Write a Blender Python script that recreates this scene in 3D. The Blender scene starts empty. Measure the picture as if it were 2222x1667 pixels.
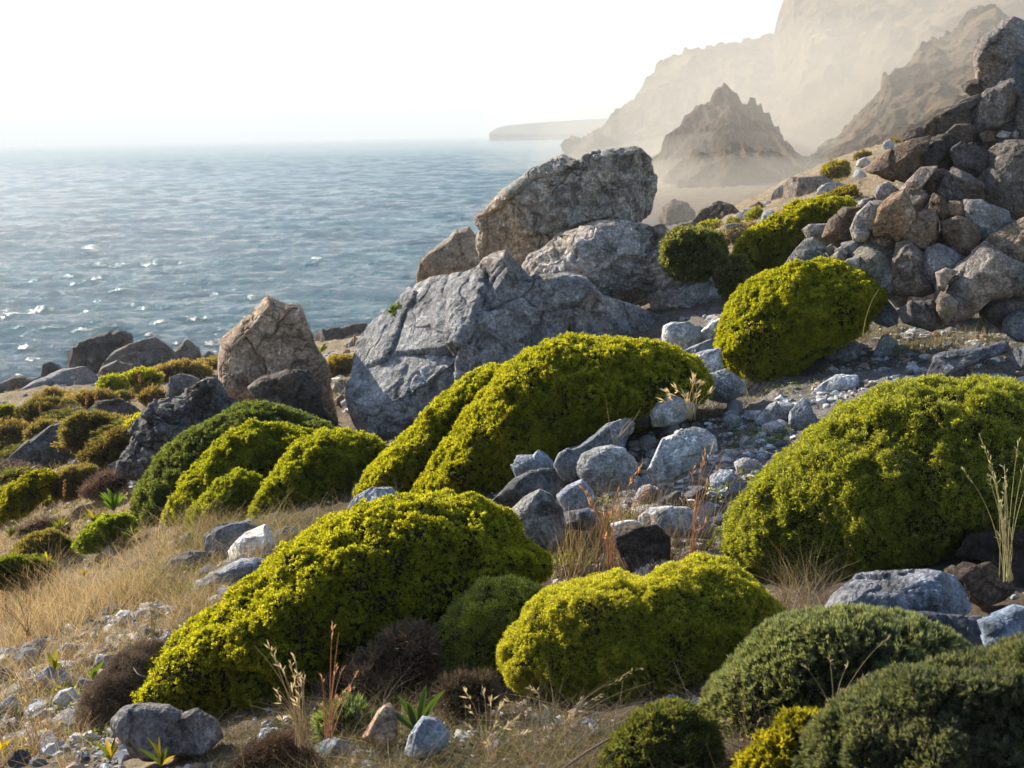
EXPOSURE = 1.22
SUN, SKY = 5.0, .095
QF = .36
HAZE, HAZE_COL, HAZE_G, HAZE_TOP = .0005, (.84, .855, .87, 1), .0, 175.0
import bpy, math, random
import numpy as np
from mathutils import Matrix, Vector

# ------------------------------------------------------------------ basics
SC = bpy.context.scene
COL = SC.collection
W, H, F = 2222.0, 1667.0, 2777.5          # photograph size and focal length in its pixels
CAM = np.array([0.0, 0.0, 9.0])           # eye: nine metres above the sea (z = 0)
PITCH = math.atan((833.5 - 291.0) / F)
ROLL = math.radians(1.19)
fw = np.array([0, math.cos(PITCH), -math.sin(PITCH)])
rt0 = np.array([1.0, 0, 0]); up0 = np.cross(rt0, fw)
UPV = up0 * math.cos(ROLL) + rt0 * math.sin(ROLL)
RTV = rt0 * math.cos(ROLL) - up0 * math.sin(ROLL)

def ray(px, py):
    """direction through a point of the view, length 1 along the optical axis"""
    return fw + RTV * ((px - W / 2) / F) + UPV * ((H / 2 - py) / F)

def at(px, py, D):
    return CAM + ray(px, py) * D

def proj(P):
    d = P - CAM
    z = d @ fw
    z = np.where(np.abs(z) < 1e-6, 1e-6, z)
    return W / 2 + F * (d @ RTV) / z, H / 2 - F * (d @ UPV) / z, z

# ------------------------------------------------------------------ noise
_rs = np.random.RandomState(7)
_perm = _rs.permutation(256).astype(np.int64)
_perm = np.concatenate([_perm, _perm, _perm])
_g = _rs.normal(size=(256, 3)); _g /= np.linalg.norm(_g, axis=1)[:, None]

_g = _g.astype(np.float32); _perm = _perm.astype(np.int32)
def perlin(P):
    P = np.asarray(P)
    fl = np.floor(P); f = (P - fl).astype(np.float32); i = fl.astype(np.int32) & 255
    u = f * f * f * (f * (f * 6 - 15) + 10)
    x, y, z = i[:, 0], i[:, 1], i[:, 2]; fx, fy, fz = f[:, 0], f[:, 1], f[:, 2]
    px_ = (_perm[x], _perm[x + 1]); out = 0
    for dx in (0, 1):
        wx = u[:, 0] if dx else 1 - u[:, 0]
        for dy in (0, 1):
            wy = wx * (u[:, 1] if dy else 1 - u[:, 1]); q = _perm[px_[dx] + y + dy]
            for dz in (0, 1):
                g = _g[_perm[q + z + dz]]
                out = out + wy * (u[:, 2] if dz else 1 - u[:, 2]) * (g[:, 0] * (fx - dx) + g[:, 1] * (fy - dy) + g[:, 2] * (fz - dz))
    return out * 1.5

def fbm(P, oc=5, lac=2.03, gain=0.5, mode=0):
    s = 0; a = 1.0; t = 0; Q = np.asarray(P, float).copy()
    for k in range(oc):
        n = perlin(Q)
        if mode == 1: n = 1 - 2.2 * np.abs(n)          # ridges
        elif mode == 2: n = 2.2 * np.abs(n) - .6        # billows
        s = s + a * n; t += a; a *= gain; Q = Q * lac + 17.3
    return s / t

# ------------------------------------------------------------------ objects
def mesh(name, V, Fs, mat, smooth=True, col=None, origin=None, parent=None):
    """one mesh object from numpy vertices (world space) and faces (triangles or quads)"""
    V = np.asarray(V, np.float64)
    o3 = np.zeros(3) if origin is None else np.asarray(origin, float)
    me = bpy.data.meshes.new(name)
    V = (V - o3).astype(np.float32)
    Fs = np.asarray(Fs, np.int32)
    n, k = Fs.shape
    me.vertices.add(len(V)); me.vertices.foreach_set('co', V.ravel())
    me.loops.add(n * k); me.loops.foreach_set('vertex_index', Fs.ravel())
    me.polygons.add(n)
    me.polygons.foreach_set('loop_start', np.arange(0, n * k, k, dtype=np.int32))
    me.polygons.foreach_set('loop_total', np.full(n, k, np.int32))
    me.update(calc_edges=True)
    me.polygons.foreach_set('use_smooth', np.full(n, bool(smooth)))
    if col is not None:
        a = me.color_attributes.new('tint', 'FLOAT_COLOR', 'POINT')
        c = np.ones((len(V), 4), np.float32); c[:, :col.shape[1]] = col
        a.data.foreach_set('color', c.ravel())
    me.materials.append(mat)
    o = bpy.data.objects.new(name, me)
    COL.objects.link(o)
    if parent is not None:
        o.parent = parent
        o.location = Vector(o3) - parent.location
    else:
        o.location = Vector(o3)
    return o

def tag(o, label=None, cat=None, group=None, kind=None):
    if label: o['label'] = label
    if cat: o['category'] = cat
    if group: o['group'] = group
    if kind: o['kind'] = kind
    return o

def empty(name, loc):
    o = bpy.data.objects.new(name, None)
    o.empty_display_size = 0.1
    o.location = Vector(loc); COL.objects.link(o)
    return o

_ico = {}
def ico(k):
    """unit icosphere, k subdivisions"""
    if k in _ico: return _ico[k]
    if k == 0:
        t = (1 + 5 ** .5) / 2
        V = np.array([(-1, t, 0), (1, t, 0), (-1, -t, 0), (1, -t, 0), (0, -1, t), (0, 1, t), (0, -1, -t), (0, 1, -t),
                      (t, 0, -1), (t, 0, 1), (-t, 0, -1), (-t, 0, 1)], float)
        V /= np.linalg.norm(V, axis=1)[:, None]
        T = np.array([(0, 11, 5), (0, 5, 1), (0, 1, 7), (0, 7, 10), (0, 10, 11), (1, 5, 9), (5, 11, 4), (11, 10, 2), (10, 7, 6), (7, 1, 8),
                      (3, 9, 4), (3, 4, 2), (3, 2, 6), (3, 6, 8), (3, 8, 9), (4, 9, 5), (2, 4, 11), (6, 2, 10), (8, 6, 7), (9, 8, 1)])
    else:
        V, T = ico(k - 1)
        E = np.sort(np.concatenate([T[:, [0, 1]], T[:, [1, 2]], T[:, [2, 0]]]), axis=1)
        U, inv = np.unique(E[:, 0].astype(np.int64) * len(V) + E[:, 1], return_inverse=True)
        a, b = U // len(V), U % len(V)
        M = V[a] + V[b]; M /= np.linalg.norm(M, axis=1)[:, None]
        n = len(T); ab, bc, ca = inv[:n] + len(V), inv[n:2 * n] + len(V), inv[2 * n:] + len(V)
        T = np.concatenate([np.stack(x, 1) for x in ((T[:, 0], ab, ca), (T[:, 1], bc, ab), (T[:, 2], ca, bc), (ab, bc, ca))])
        V = np.concatenate([V, M])
    _ico[k] = (V, T)
    return V, T

def grid_faces(nu, nv):
    i = np.arange(nu - 1)[:, None] * nv + np.arange(nv - 1)[None, :]
    i = i.ravel()
    return np.stack([i, i + nv, i + nv + 1, i + 1], 1)

# ------------------------------------------------------------------ terrain
# heights of the hillside, read as (view x, view y, forward distance Y) or given in metres
_ctl_px = [
 (0,1659,4.0),(300,1659,3.7),(700,1659,3.3),(1100,1659,3.05),(1500,1659,2.9),(1900,1659,2.75),(2222,1659,2.6),
 (0,1400,6.2),(250,1400,5.3),(600,1560,3.9),(900,1440,4.5),(1250,1250,5.2),(1330,1150,5.7),(1240,1090,6.1),(1500,1000,6.5),
 (1600,880,7.3),(1800,800,7.9),(1950,730,8.7),(2150,740,8.3),(2400,760,8.0),(1620,1260,4.7),(1750,1330,4.0),(1560,1090,5.8),
 (2100,1300,3.9),(2350,1300,3.8),(2000,840,6.9),(2300,880,6.3),
 (200,1250,7.6),(0,1250,8.5),(100,1110,11),(330,1165,8.0),(420,1165,7.5),(720,1130,6.9),(600,1150,7.1),(840,965,9.8),(900,1090,7.0),
 (100,950,18),(0,960,19),(250,850,27),(260,980,15),(400,805,33),(100,835,35),(200,812,40),(0,845,36),
 (740,830,23),(740,745,42),(690,735,50),(740,950,11.5),(460,870,13.0),
 (1440,770,9.6),(1600,700,10.3),(1620,600,12.6),(1700,590,12.6),(1560,525,22),(1700,445,29),(1900,385,36),(1940,312,62),(1800,352,56),(2222,330,60),
 (1510,492,46),(1650,432,56),(2222,560,14),(1950,560,12.5),
]
_ctl_w = [  # x, y, z
 (-40,52,-3.5),(-19,50,-1.6),(-26,46,-1.8),(-60,48,-4),(-12,62,-1.5),(-5,75,-2),(0,95,-2.5),(-60,60,-6),(-30,62,-5),(-30,75,-6),(3,130,-2.5),(-10,110,-5),
 (12,75,2.6),(22,100,3.0),(30,130,2.4),(45,160,3.5),(14,170,1.0),(12,140,.6),(-4,170,-3),(60,170,6.0),(40,90,9.5),(70,110,13.0),(25,60,8.6),
 (-8,0.6,5.6),(-3,0.8,7.0),(0,0.8,7.5),(3,0.8,7.7),(8,1,8.3),(-12,5,5.3),(12,6,8.3),(-30,20,1.0),(16,14,8.6),(24,30,9.0),
 (-28,36,-.4),(-30,95,-7),(-15,80,-6),(-60,95,-7),(-8,140,-6),(-20,120,-7),(-45,75,-6),
]
def _uv(x, y):
    y = np.maximum(y, .5)
    return np.stack([np.clip(x / (y + .6), -2.2, 2.2) * 1.6, np.log(y)], -1)
_P = [at(a, b, 1.0) - CAM for a, b, c in _ctl_px]
_C = np.array([CAM + d * (c[2] / d[1]) for d, c in zip(_P, _ctl_px)] + [np.array(c, float) for c in _ctl_w])
_U = _uv(_C[:, 0], _C[:, 1])
def _k(r2): return .5 * r2 * np.log(r2 + 1e-9)
_n = len(_C)
_A = np.zeros((_n + 3, _n + 3))
_d2 = ((_U[:, None] - _U[None]) ** 2).sum(-1)
_A[:_n, :_n] = _k(_d2) + np.eye(_n) * 2e-3
_A[:_n, _n] = 1; _A[:_n, _n + 1:] = _U; _A[_n:, :_n] = _A[:_n, _n:].T
_w = np.linalg.solve(_A, np.concatenate([_C[:, 2], [0, 0, 0]]))
def _ground_exact(x, y):
    out = np.empty(len(x))
    for s in range(0, len(x), 40000):
        q = _uv(x[s:s + 40000], y[s:s + 40000])
        d2 = ((q[:, None] - _U[None]) ** 2).sum(-1)
        out[s:s + 40000] = _k(d2) @ _w[:_n] + _w[_n] + q @ _w[_n + 1:]
    return out
_GA, _GB = 420, 420
_ga = np.linspace(-2.2, 2.2, _GA); _gb = np.linspace(math.log(.5), math.log(260), _GB)
_Ga, _Gb = np.meshgrid(_ga, _gb, indexing='ij'); _Gy = np.exp(_Gb).ravel()
_GH = _ground_exact(_Ga.ravel() * (_Gy + .6), _Gy).reshape(_GA, _GB)
def ground(x, y):
    x = np.atleast_1d(np.asarray(x, float)).ravel(); y = np.maximum(np.atleast_1d(np.asarray(y, float)).ravel(), .5)
    a = (np.clip(x / (y + .6), -2.199, 2.199) + 2.2) / 4.4 * (_GA - 1)
    b = np.clip((np.log(y) - _gb[0]) / (_gb[-1] - _gb[0]) * (_GB - 1), 0, _GB - 1.001)
    i = a.astype(int); j = b.astype(int); a -= i; b -= j
    return (_GH[i, j] * (1 - a) + _GH[i + 1, j] * a) * (1 - b) + (_GH[i, j + 1] * (1 - a) + _GH[i + 1, j + 1] * a) * b
def ground_rough(x, y):
    z = ground(x, y)
    P = np.stack([x, y, z * 0], 1)
    yy = np.clip(np.asarray(y), 1, 90)
    return z + .04 * fbm(P * 2.1, 4) * (1 + yy * .08) + .022 * fbm(P * 9, 3, mode=1) * np.clip(yy / 5, .6, 3) + .012 * np.minimum(yy, 30) * fbm(P * .22, 3)

_steps = np.exp(np.linspace(math.log(1.2), math.log(160), 500))
def hit(px, py):
    """forward distance at which the line of sight through (px, py) meets the hillside"""
    d = ray(px, py)
    P = CAM + d[None] * _steps[:, None]
    b = P[:, 2] - ground(P[:, 0], P[:, 1]) < 0
    i = int(np.argmax(b)) if b.any() else len(_steps) - 1
    return float(_steps[i])
# ------------------------------------------------------------------ materials
class NT:
    def __init__(s, name):
        s.m = bpy.data.materials.new(name); s.m.use_nodes = True
        s.t = s.m.node_tree; s.t.nodes.clear()
        s.out = s.n('ShaderNodeOutputMaterial')
    def n(s, typ, **kw):
        x = s.t.nodes.new(typ)
        for k, v in kw.items():
            if k.startswith('i_'):
                x.inputs[k[2:].replace('_', ' ')].default_value = v
            else: setattr(x, k, v)
        return x
    def l(s, a, b): s.t.links.new(a, b)
    def noise(s, vec, scale, detail=6, rough=.6, dist=0.0):
        x = s.n('ShaderNodeTexNoise'); x.inputs['Scale'].default_value = scale
        x.inputs['Detail'].default_value = detail; x.inputs['Roughness'].default_value = rough
        x.inputs['Distortion'].default_value = dist
        s.l(vec, x.inputs['Vector']); return x.outputs['Fac']
    def ramp(s, fac, stops):
        x = s.n('ShaderNodeValToRGB'); e = x.color_ramp.elements
        while len(e) > 1: e.remove(e[-1])
        for i, (p, c) in enumerate(stops):
            k = e[0] if i == 0 else e.new(p)
            k.position = p; k.color = (c[0], c[1], c[2], 1) if not isinstance(c, (int, float)) else (c, c, c, 1)
        s.l(fac, x.inputs['Fac']); return x.outputs['Color']
    def mix(s, fac, a, b, mode='MIX'):
        x = s.n('ShaderNodeMix', data_type='RGBA', blend_type=mode)
        for v, k in ((fac, 0), (a, 6), (b, 7)):
            if isinstance(v, (int, float)): x.inputs[k].default_value = v
            elif isinstance(v, tuple): x.inputs[k].default_value = (*v, 1)
            else: s.l(v, x.inputs[k])
        return x.outputs[2]
    def math(s, op, a, b=0.0):
        x = s.n('ShaderNodeMath', operation=op)
        for v, k in ((a, 0), (b, 1)):
            if isinstance(v, (int, float)): x.inputs[k].default_value = v
            else: s.l(v, x.inputs[k])
        return x.outputs[0]

def m_rock(name, scale=1.0, bump=.5, dist=.03):
    t = NT(name)
    tc = t.n('ShaderNodeTexCoord').outputs['Object']
    oi = t.n('ShaderNodeObjectInfo')
    off = t.n('ShaderNodeVectorMath', operation='MULTIPLY_ADD')
    cmb = t.n('ShaderNodeCombineXYZ'); t.l(oi.outputs['Random'], cmb.inputs[0]); t.l(oi.outputs['Random'], cmb.inputs[1])
    t.l(cmb.outputs[0], off.inputs[0]); off.inputs[1].default_value = (37, -21, 11); t.l(tc, off.inputs[2])
    v = off.outputs[0]
    big = t.noise(v, 1.3 * scale, 5, .6)
    mid = t.noise(v, 6 * scale, 8, .68, .6)
    fine = t.noise(v, 38 * scale, 6, .7)
    # value variation of the stone
    val = t.ramp(mid, [(.28, .50), (.45, .85), (.58, 1.1), (.75, 1.6)])
    c = t.mix(1.0, oi.outputs['Color'], val, 'MULTIPLY')
    fv = t.ramp(fine, [(.3, .62), (.5, 1.0), (.72, 1.5)])
    c = t.mix(1.0, c, fv, 'MULTIPLY')
    lg = t.noise(v, .45 * scale, 5, .7, .6)
    c = t.mix(1.0, c, t.ramp(lg, [(.33, .62), (.5, 1.0), (.66, 1.45)]), 'MULTIPLY')
    # warm iron-stained zones
    st = t.ramp(big, [(.50, 0.0), (.64, .75)])
    warm = t.mix(1.0, c, (1.3, 1.0, .76), 'MULTIPLY')
    c = t.mix(st, c, warm)
    # pale calcite veins, broken up, and lichen crust
    wv = t.noise(v, 2.4 * scale, 7, .62, 1.2)
    vein = t.math('ABSOLUTE', t.math('SUBTRACT', wv, .5))
    vein = t.math('MULTIPLY', t.ramp(vein, [(0.0, .9), (.010, .3), (.022, 0.0)]), t.ramp(t.noise(v, 4 * scale, 4, .6), [(.48, 0.0), (.6, 1.0)]))
    c = t.mix(vein, c, t.mix(1.0, c, (2.2, 2.2, 2.2), 'MULTIPLY'))
    li = t.ramp(t.noise(v, 13 * scale, 8, .8), [(.53, 0.0), (.60, .55), (.7, .9)])
    c = t.mix(li, c, t.mix(1.0, c, (1.75, 1.75, 1.75), 'MULTIPLY'))
    dk = t.ramp(t.noise(v, 8 * scale, 9, .78, .5), [(.36, .85), (.46, 0.0)])  # pits tinted dark, their shade painted in besides the bump
    c = t.mix(dk, c, t.mix(1.0, c, (.38, .36, .35), 'MULTIPLY'))
    sp = t.ramp(t.noise(v, 75 * scale, 5, .8), [(.35, .6), (.5, 1.0), (.66, 1.65)])
    c = t.mix(1.0, c, sp, 'MULTIPLY')
    b = t.n('ShaderNodeBsdfPrincipled'); t.l(c, b.inputs['Base Color'])
    b.inputs['Roughness'].default_value = .82; b.inputs['Specular IOR Level'].default_value = .25
    crack = t.ramp(t.math('ABSOLUTE', t.math('SUBTRACT', t.noise(v, 5 * scale, 5, .6, .9), .5)), [(0.0, 0.0), (.03, 1.0)])
    h = t.math('ADD', t.math('MULTIPLY', mid, 1.3), t.math('ADD', t.math('MULTIPLY', fine, .45), t.math('MULTIPLY', crack, .22)))
    h = t.math('ADD', h, t.math('MULTIPLY', t.noise(v, 90 * scale, 5, .8), .3))
    h = t.math('SUBTRACT', h, t.math('MULTIPLY', dk, .5))
    bp = t.n('ShaderNodeBump'); bp.inputs['Strength'].default_value = bump; bp.inputs['Distance'].default_value = dist
    t.l(h, bp.inputs['Height']); t.l(bp.outputs[0], b.inputs['Normal'])
    t.l(b.outputs[0], t.out.inputs[0])
    return t.m

def m_leaf(name, trans=.45, tcol=(1.5, 1.15, .35), rough=.55, spec=.25):
    """thin leaves: colour from the mesh tint, part of the light passes through"""
    t = NT(name)
    a = t.n('ShaderNodeAttribute', attribute_name='tint')
    b = t.n('ShaderNodeBsdfPrincipled'); t.l(a.outputs['Color'], b.inputs['Base Color'])
    b.inputs['Roughness'].default_value = rough; b.inputs['Specular IOR Level'].default_value = spec
    tr = t.n('ShaderNodeBsdfTranslucent')
    t.l(t.mix(1.0, a.outputs['Color'], tcol, 'MULTIPLY'), tr.inputs['Color'])
    mx = t.n('ShaderNodeMixShader'); mx.inputs[0].default_value = trans
    t.l(b.outputs[0], mx.inputs[1]); t.l(tr.outputs[0], mx.inputs[2])
    t.l(mx.outputs[0], t.out.inputs[0])
    return t.m

def m_core():
    t = NT('shade_tinted_wood')
    tc = t.n('ShaderNodeTexCoord').outputs['Object']
    c = t.ramp(t.noise(tc, 60, 6, .7), [(.3, (.012, .010, .006)), (.7, (.06, .048, .028))])  # near-black wood tint puts the shade of the gaps into the colour
    b = t.n('ShaderNodeBsdfDiffuse'); t.l(c, b.inputs['Color']); t.l(b.outputs[0], t.out.inputs[0])
    return t.m

def m_ground():
    t = NT('hillside_soil')
    tc = t.n('ShaderNodeTexCoord').outputs['Object']
    a = t.n('ShaderNodeAttribute', attribute_name='tint')
    n1 = t.noise(tc, 2.2, 8, .65); n2 = t.noise(tc, 26, 8, .75); n3 = t.noise(tc, 140, 5, .75)
    c = t.mix(1.0, a.outputs['Color'], t.ramp(n1, [(.3, .6), (.7, 1.45)]), 'MULTIPLY')
    c = t.mix(1.0, c, t.ramp(n2, [(.25, .45), (.5, 1.0), (.75, 1.7)]), 'MULTIPLY')
    c = t.mix(1.0, c, t.ramp(n3, [(.3, .55), (.7, 1.5)]), 'MULTIPLY')
    b = t.n('ShaderNodeBsdfPrincipled'); t.l(c, b.inputs['Base Color']); b.inputs['Roughness'].default_value = .95
    b.inputs['Specular IOR Level'].default_value = .1
    h = t.math('ADD', n2, t.math('MULTIPLY', n3, .5))
    bp = t.n('ShaderNodeBump'); bp.inputs['Strength'].default_value = .8; bp.inputs['Distance'].default_value = .03
    t.l(h, bp.inputs['Height']); t.l(bp.outputs[0], b.inputs['Normal']); t.l(b.outputs[0], t.out.inputs[0])
    return t.m

def m_cliff():
    t = NT('cliff_limestone')
    tc = t.n('ShaderNodeTexCoord').outputs['Object']
    mp = t.n('ShaderNodeMapping'); mp.inputs['Rotation'].default_value = (.2, .5, .3); mp.inputs['Scale'].default_value = (1, 1, 2.2)
    t.l(tc, mp.inputs[0]); v = mp.outputs[0]
    n1 = t.noise(v, .035, 12, .78, .8); n2 = t.noise(v, .16, 8, .7)
    c = t.ramp(n1, [(.32, (.05, .04, .03)), (.45, (.15, .12, .09)), (.55, (.30, .25, .18)), (.66, (.45, .39, .30))])
    c = t.mix(1.0, c, t.ramp(n2, [(.3, .5), (.7, 1.5)]), 'MULTIPLY')
    oi = t.n('ShaderNodeObjectInfo'); c = t.mix(1.0, c, oi.outputs['Color'], 'MULTIPLY')
    gr = t.ramp(t.noise(tc, .09, 6, .7), [(.52, 0.0), (.62, .6)])
    c = t.mix(gr, c, (.13, .12, .05))
    b = t.n('ShaderNodeBsdfPrincipled'); t.l(c, b.inputs['Base Color']); b.inputs['Roughness'].default_value = .95
    b.inputs['Specular IOR Level'].default_value = .1
    bp = t.n('ShaderNodeBump'); bp.inputs['Strength'].default_value = .9; bp.inputs['Distance'].default_value = 3.0
    t.l(t.math('ADD', n1, t.math('MULTIPLY', n2, .6)), bp.inputs['Height']); t.l(bp.outputs[0], b.inputs['Normal'])
    t.l(b.outputs[0], t.out.inputs[0])
    return t.m

def m_sea():
    t = NT('sea_water')
    g = t.n('ShaderNodeNewGeometry').outputs['Position']
    mp = t.n('ShaderNodeMapping'); mp.inputs['Scale'].default_value = (.5, 1.0, 1.0); mp.inputs['Rotation'].default_value = (0, 0, .15)
    t.l(g, mp.inputs[0]); v = mp.outputs[0]
    n1 = t.noise(v, .75, 8, .68, .5); n2 = t.noise(v, 2.8, 8, .7, .3); n0 = t.noise(v, .04, 4, .6)
    c = t.ramp(n0, [(.35, (.004, .075, .125)), (.65, (.008, .12, .165))])
    foam = t.ramp(t.math('ADD', t.math('MULTIPLY', t.noise(v, 1.3, 10, .78, .4), .8), t.math('MULTIPLY', n0, .2)), [(.625, 0.0), (.675, .75)])
    c = t.mix(foam, c, (.55, .60, .63))
    b = t.n('ShaderNodeBsdfPrincipled'); t.l(c, b.inputs['Base Color'])
    t.l(t.math('ADD', t.math('MULTIPLY', foam, .5), .14), b.inputs['Roughness'])
    b.inputs['IOR'].default_value = 1.33
    bp = t.n('ShaderNodeBump'); bp.inputs['Strength'].default_value = 1.0; bp.inputs['Distance'].default_value = .8
    t.l(t.math('ADD', n1, t.math('MULTIPLY', n2, .35)), bp.inputs['Height'])
    t.l(bp.outputs[0], b.inputs['Normal']); t.l(b.outputs[0], t.out.inputs[0])
    return t.m

M_ROCK = m_rock('limestone', 1.0, .75, .03)
M_ROCKBIG = m_rock('weathered_limestone', .55, .85, .06)
M_CLIFF = m_cliff()
M_GROUND = m_ground()
M_SEA = m_sea()
M_CORE = m_core()
M_LEAF = m_leaf('cushion_leaf', .58, (1.65, 1.45, .5))
M_DRY = m_leaf('dry_straw', .45, (1.25, 1.1, .8), .6, .3)
M_BROAD = m_leaf('broad_leaf', .45, (1.5, 1.5, .5), .4, .4)
M_TWIG = m_leaf('dead_twig', .12, (1, 1, 1), .8, .1)

ROCKC = {'blue': (.235, .265, .315), 'grey': (.20, .20, .205), 'dark': (.095, .095, .10), 'white': (.52, .53, .54),
         'brown': (.165, .125, .098), 'tan': (.27, .225, .18), 'pale': (.36, .38, .41), 'pink': (.42, .27, .20), 'slate': (.125, .135, .16)}
# ------------------------------------------------------------------ bodies whose silhouette is given in the view
def radial(pts):
    pts = np.asarray(pts, float)
    a, b = pts, np.roll(pts, -1, 0)
    cr = a[:, 0] * b[:, 1] - b[:, 0] * a[:, 1]
    A = cr.sum() / 2
    c = ((a + b) * cr[:, None]).sum(0) / (6 * A)
    n = 360
    th = np.arange(n) * 2 * math.pi / n
    d = np.stack([np.cos(th), np.sin(th)], 1)
    r = np.zeros(n)
    for p, q in zip(a - c, b - c):
        e = q - p
        den = d[:, 0] * e[1] - d[:, 1] * e[0]
        den = np.where(np.abs(den) < 1e-9, 1e-9, den)
        t = (p[0] * e[1] - p[1] * e[0]) / den
        s = (p[0] * d[:, 1] - p[1] * d[:, 0]) / den
        ok = (t > 0) & (s >= -1e-6) & (s <= 1 + 1e-6)
        r = np.where(ok, np.maximum(r, t), r)
    r = np.where(r <= 0, r[r > 0].mean(), r)
    return c, r, abs(A)

def body(pts, D, thick, sub, rng, facets=0, power=.7, fxy=.75, smooth_r=0):
    """closed solid around the view-facing outline pts, centred at depth D, half-thickness thick (m).
    returns world vertices, triangles, unit directions, centre and scale"""
    c, r, A = radial(pts)
    if smooth_r:
        k = np.hanning(smooth_r * 2 + 3)[1:-1]; k /= k.sum()
        r = np.convolve(np.concatenate([r[-smooth_r:], r, r[:smooth_r]]), k, 'valid')
    mpp = D / F
    S, T = ico(sub)
    th = np.arctan2(-S[:, 1], S[:, 0]) % (2 * math.pi)
    i = th / (2 * math.pi) * 360
    i0 = np.floor(i).astype(int) % 360; f = i - np.floor(i)
    rr = (r[i0] * (1 - f) + r[(i0 + 1) % 360] * f) * mpp
    rho = np.sqrt(S[:, 0] ** 2 + S[:, 1] ** 2)
    rp = rho ** power
    un = np.where(rho > 1e-9, rho, 1)
    x = S[:, 0] / un * rp * rr; y = S[:, 1] / un * rp * rr
    z = np.sign(S[:, 2]) * np.abs(S[:, 2]) ** .85 * thick
    P = np.stack([x, y, z], 1)
    size = math.sqrt(A / math.pi) * mpp
    for k in range(facets):
        n = rng.normal(size=3); n[:2] *= fxy; n[2] = -abs(n[2]) * 1.0 - .3
        if k % 4 == 3: n[2] *= -1
        n /= np.linalg.norm(n)
        h = P @ n
        cut = h.max() * rng.uniform(.66, .90)
        over = np.maximum(h - cut, 0)
        P = P - n[None] * (over * .93)[:, None]
    zc = ray(*c); zc = zc / np.linalg.norm(zc)
    xc = RTV - zc * (RTV @ zc); xc /= np.linalg.norm(xc)
    yc = np.cross(xc, zc); yc = yc if yc @ UPV > 0 else -yc
    C = CAM + ray(*c) * D
    Wd = C + P[:, :1] * xc + P[:, 1:2] * yc + P[:, 2:] * zc
    return Wd, T, S, C, size, zc

def vnormals(V, T):
    n = np.cross(V[T[:, 1]] - V[T[:, 0]], V[T[:, 2]] - V[T[:, 0]])
    N = np.zeros_like(V)
    for k in range(3): 
        for a in range(3): N[:, a] += np.bincount(T[:, k], n[:, a], len(V))
    return N / (np.linalg.norm(N, axis=1)[:, None] + 1e-12)

def orient(V, T, C):
    n = np.cross(V[T[:, 1]] - V[T[:, 0]], V[T[:, 2]] - V[T[:, 0]])
    m = (V[T].mean(1) - C)
    if (n * m).sum() < 0: T = T[:, ::-1]
    return T

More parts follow.
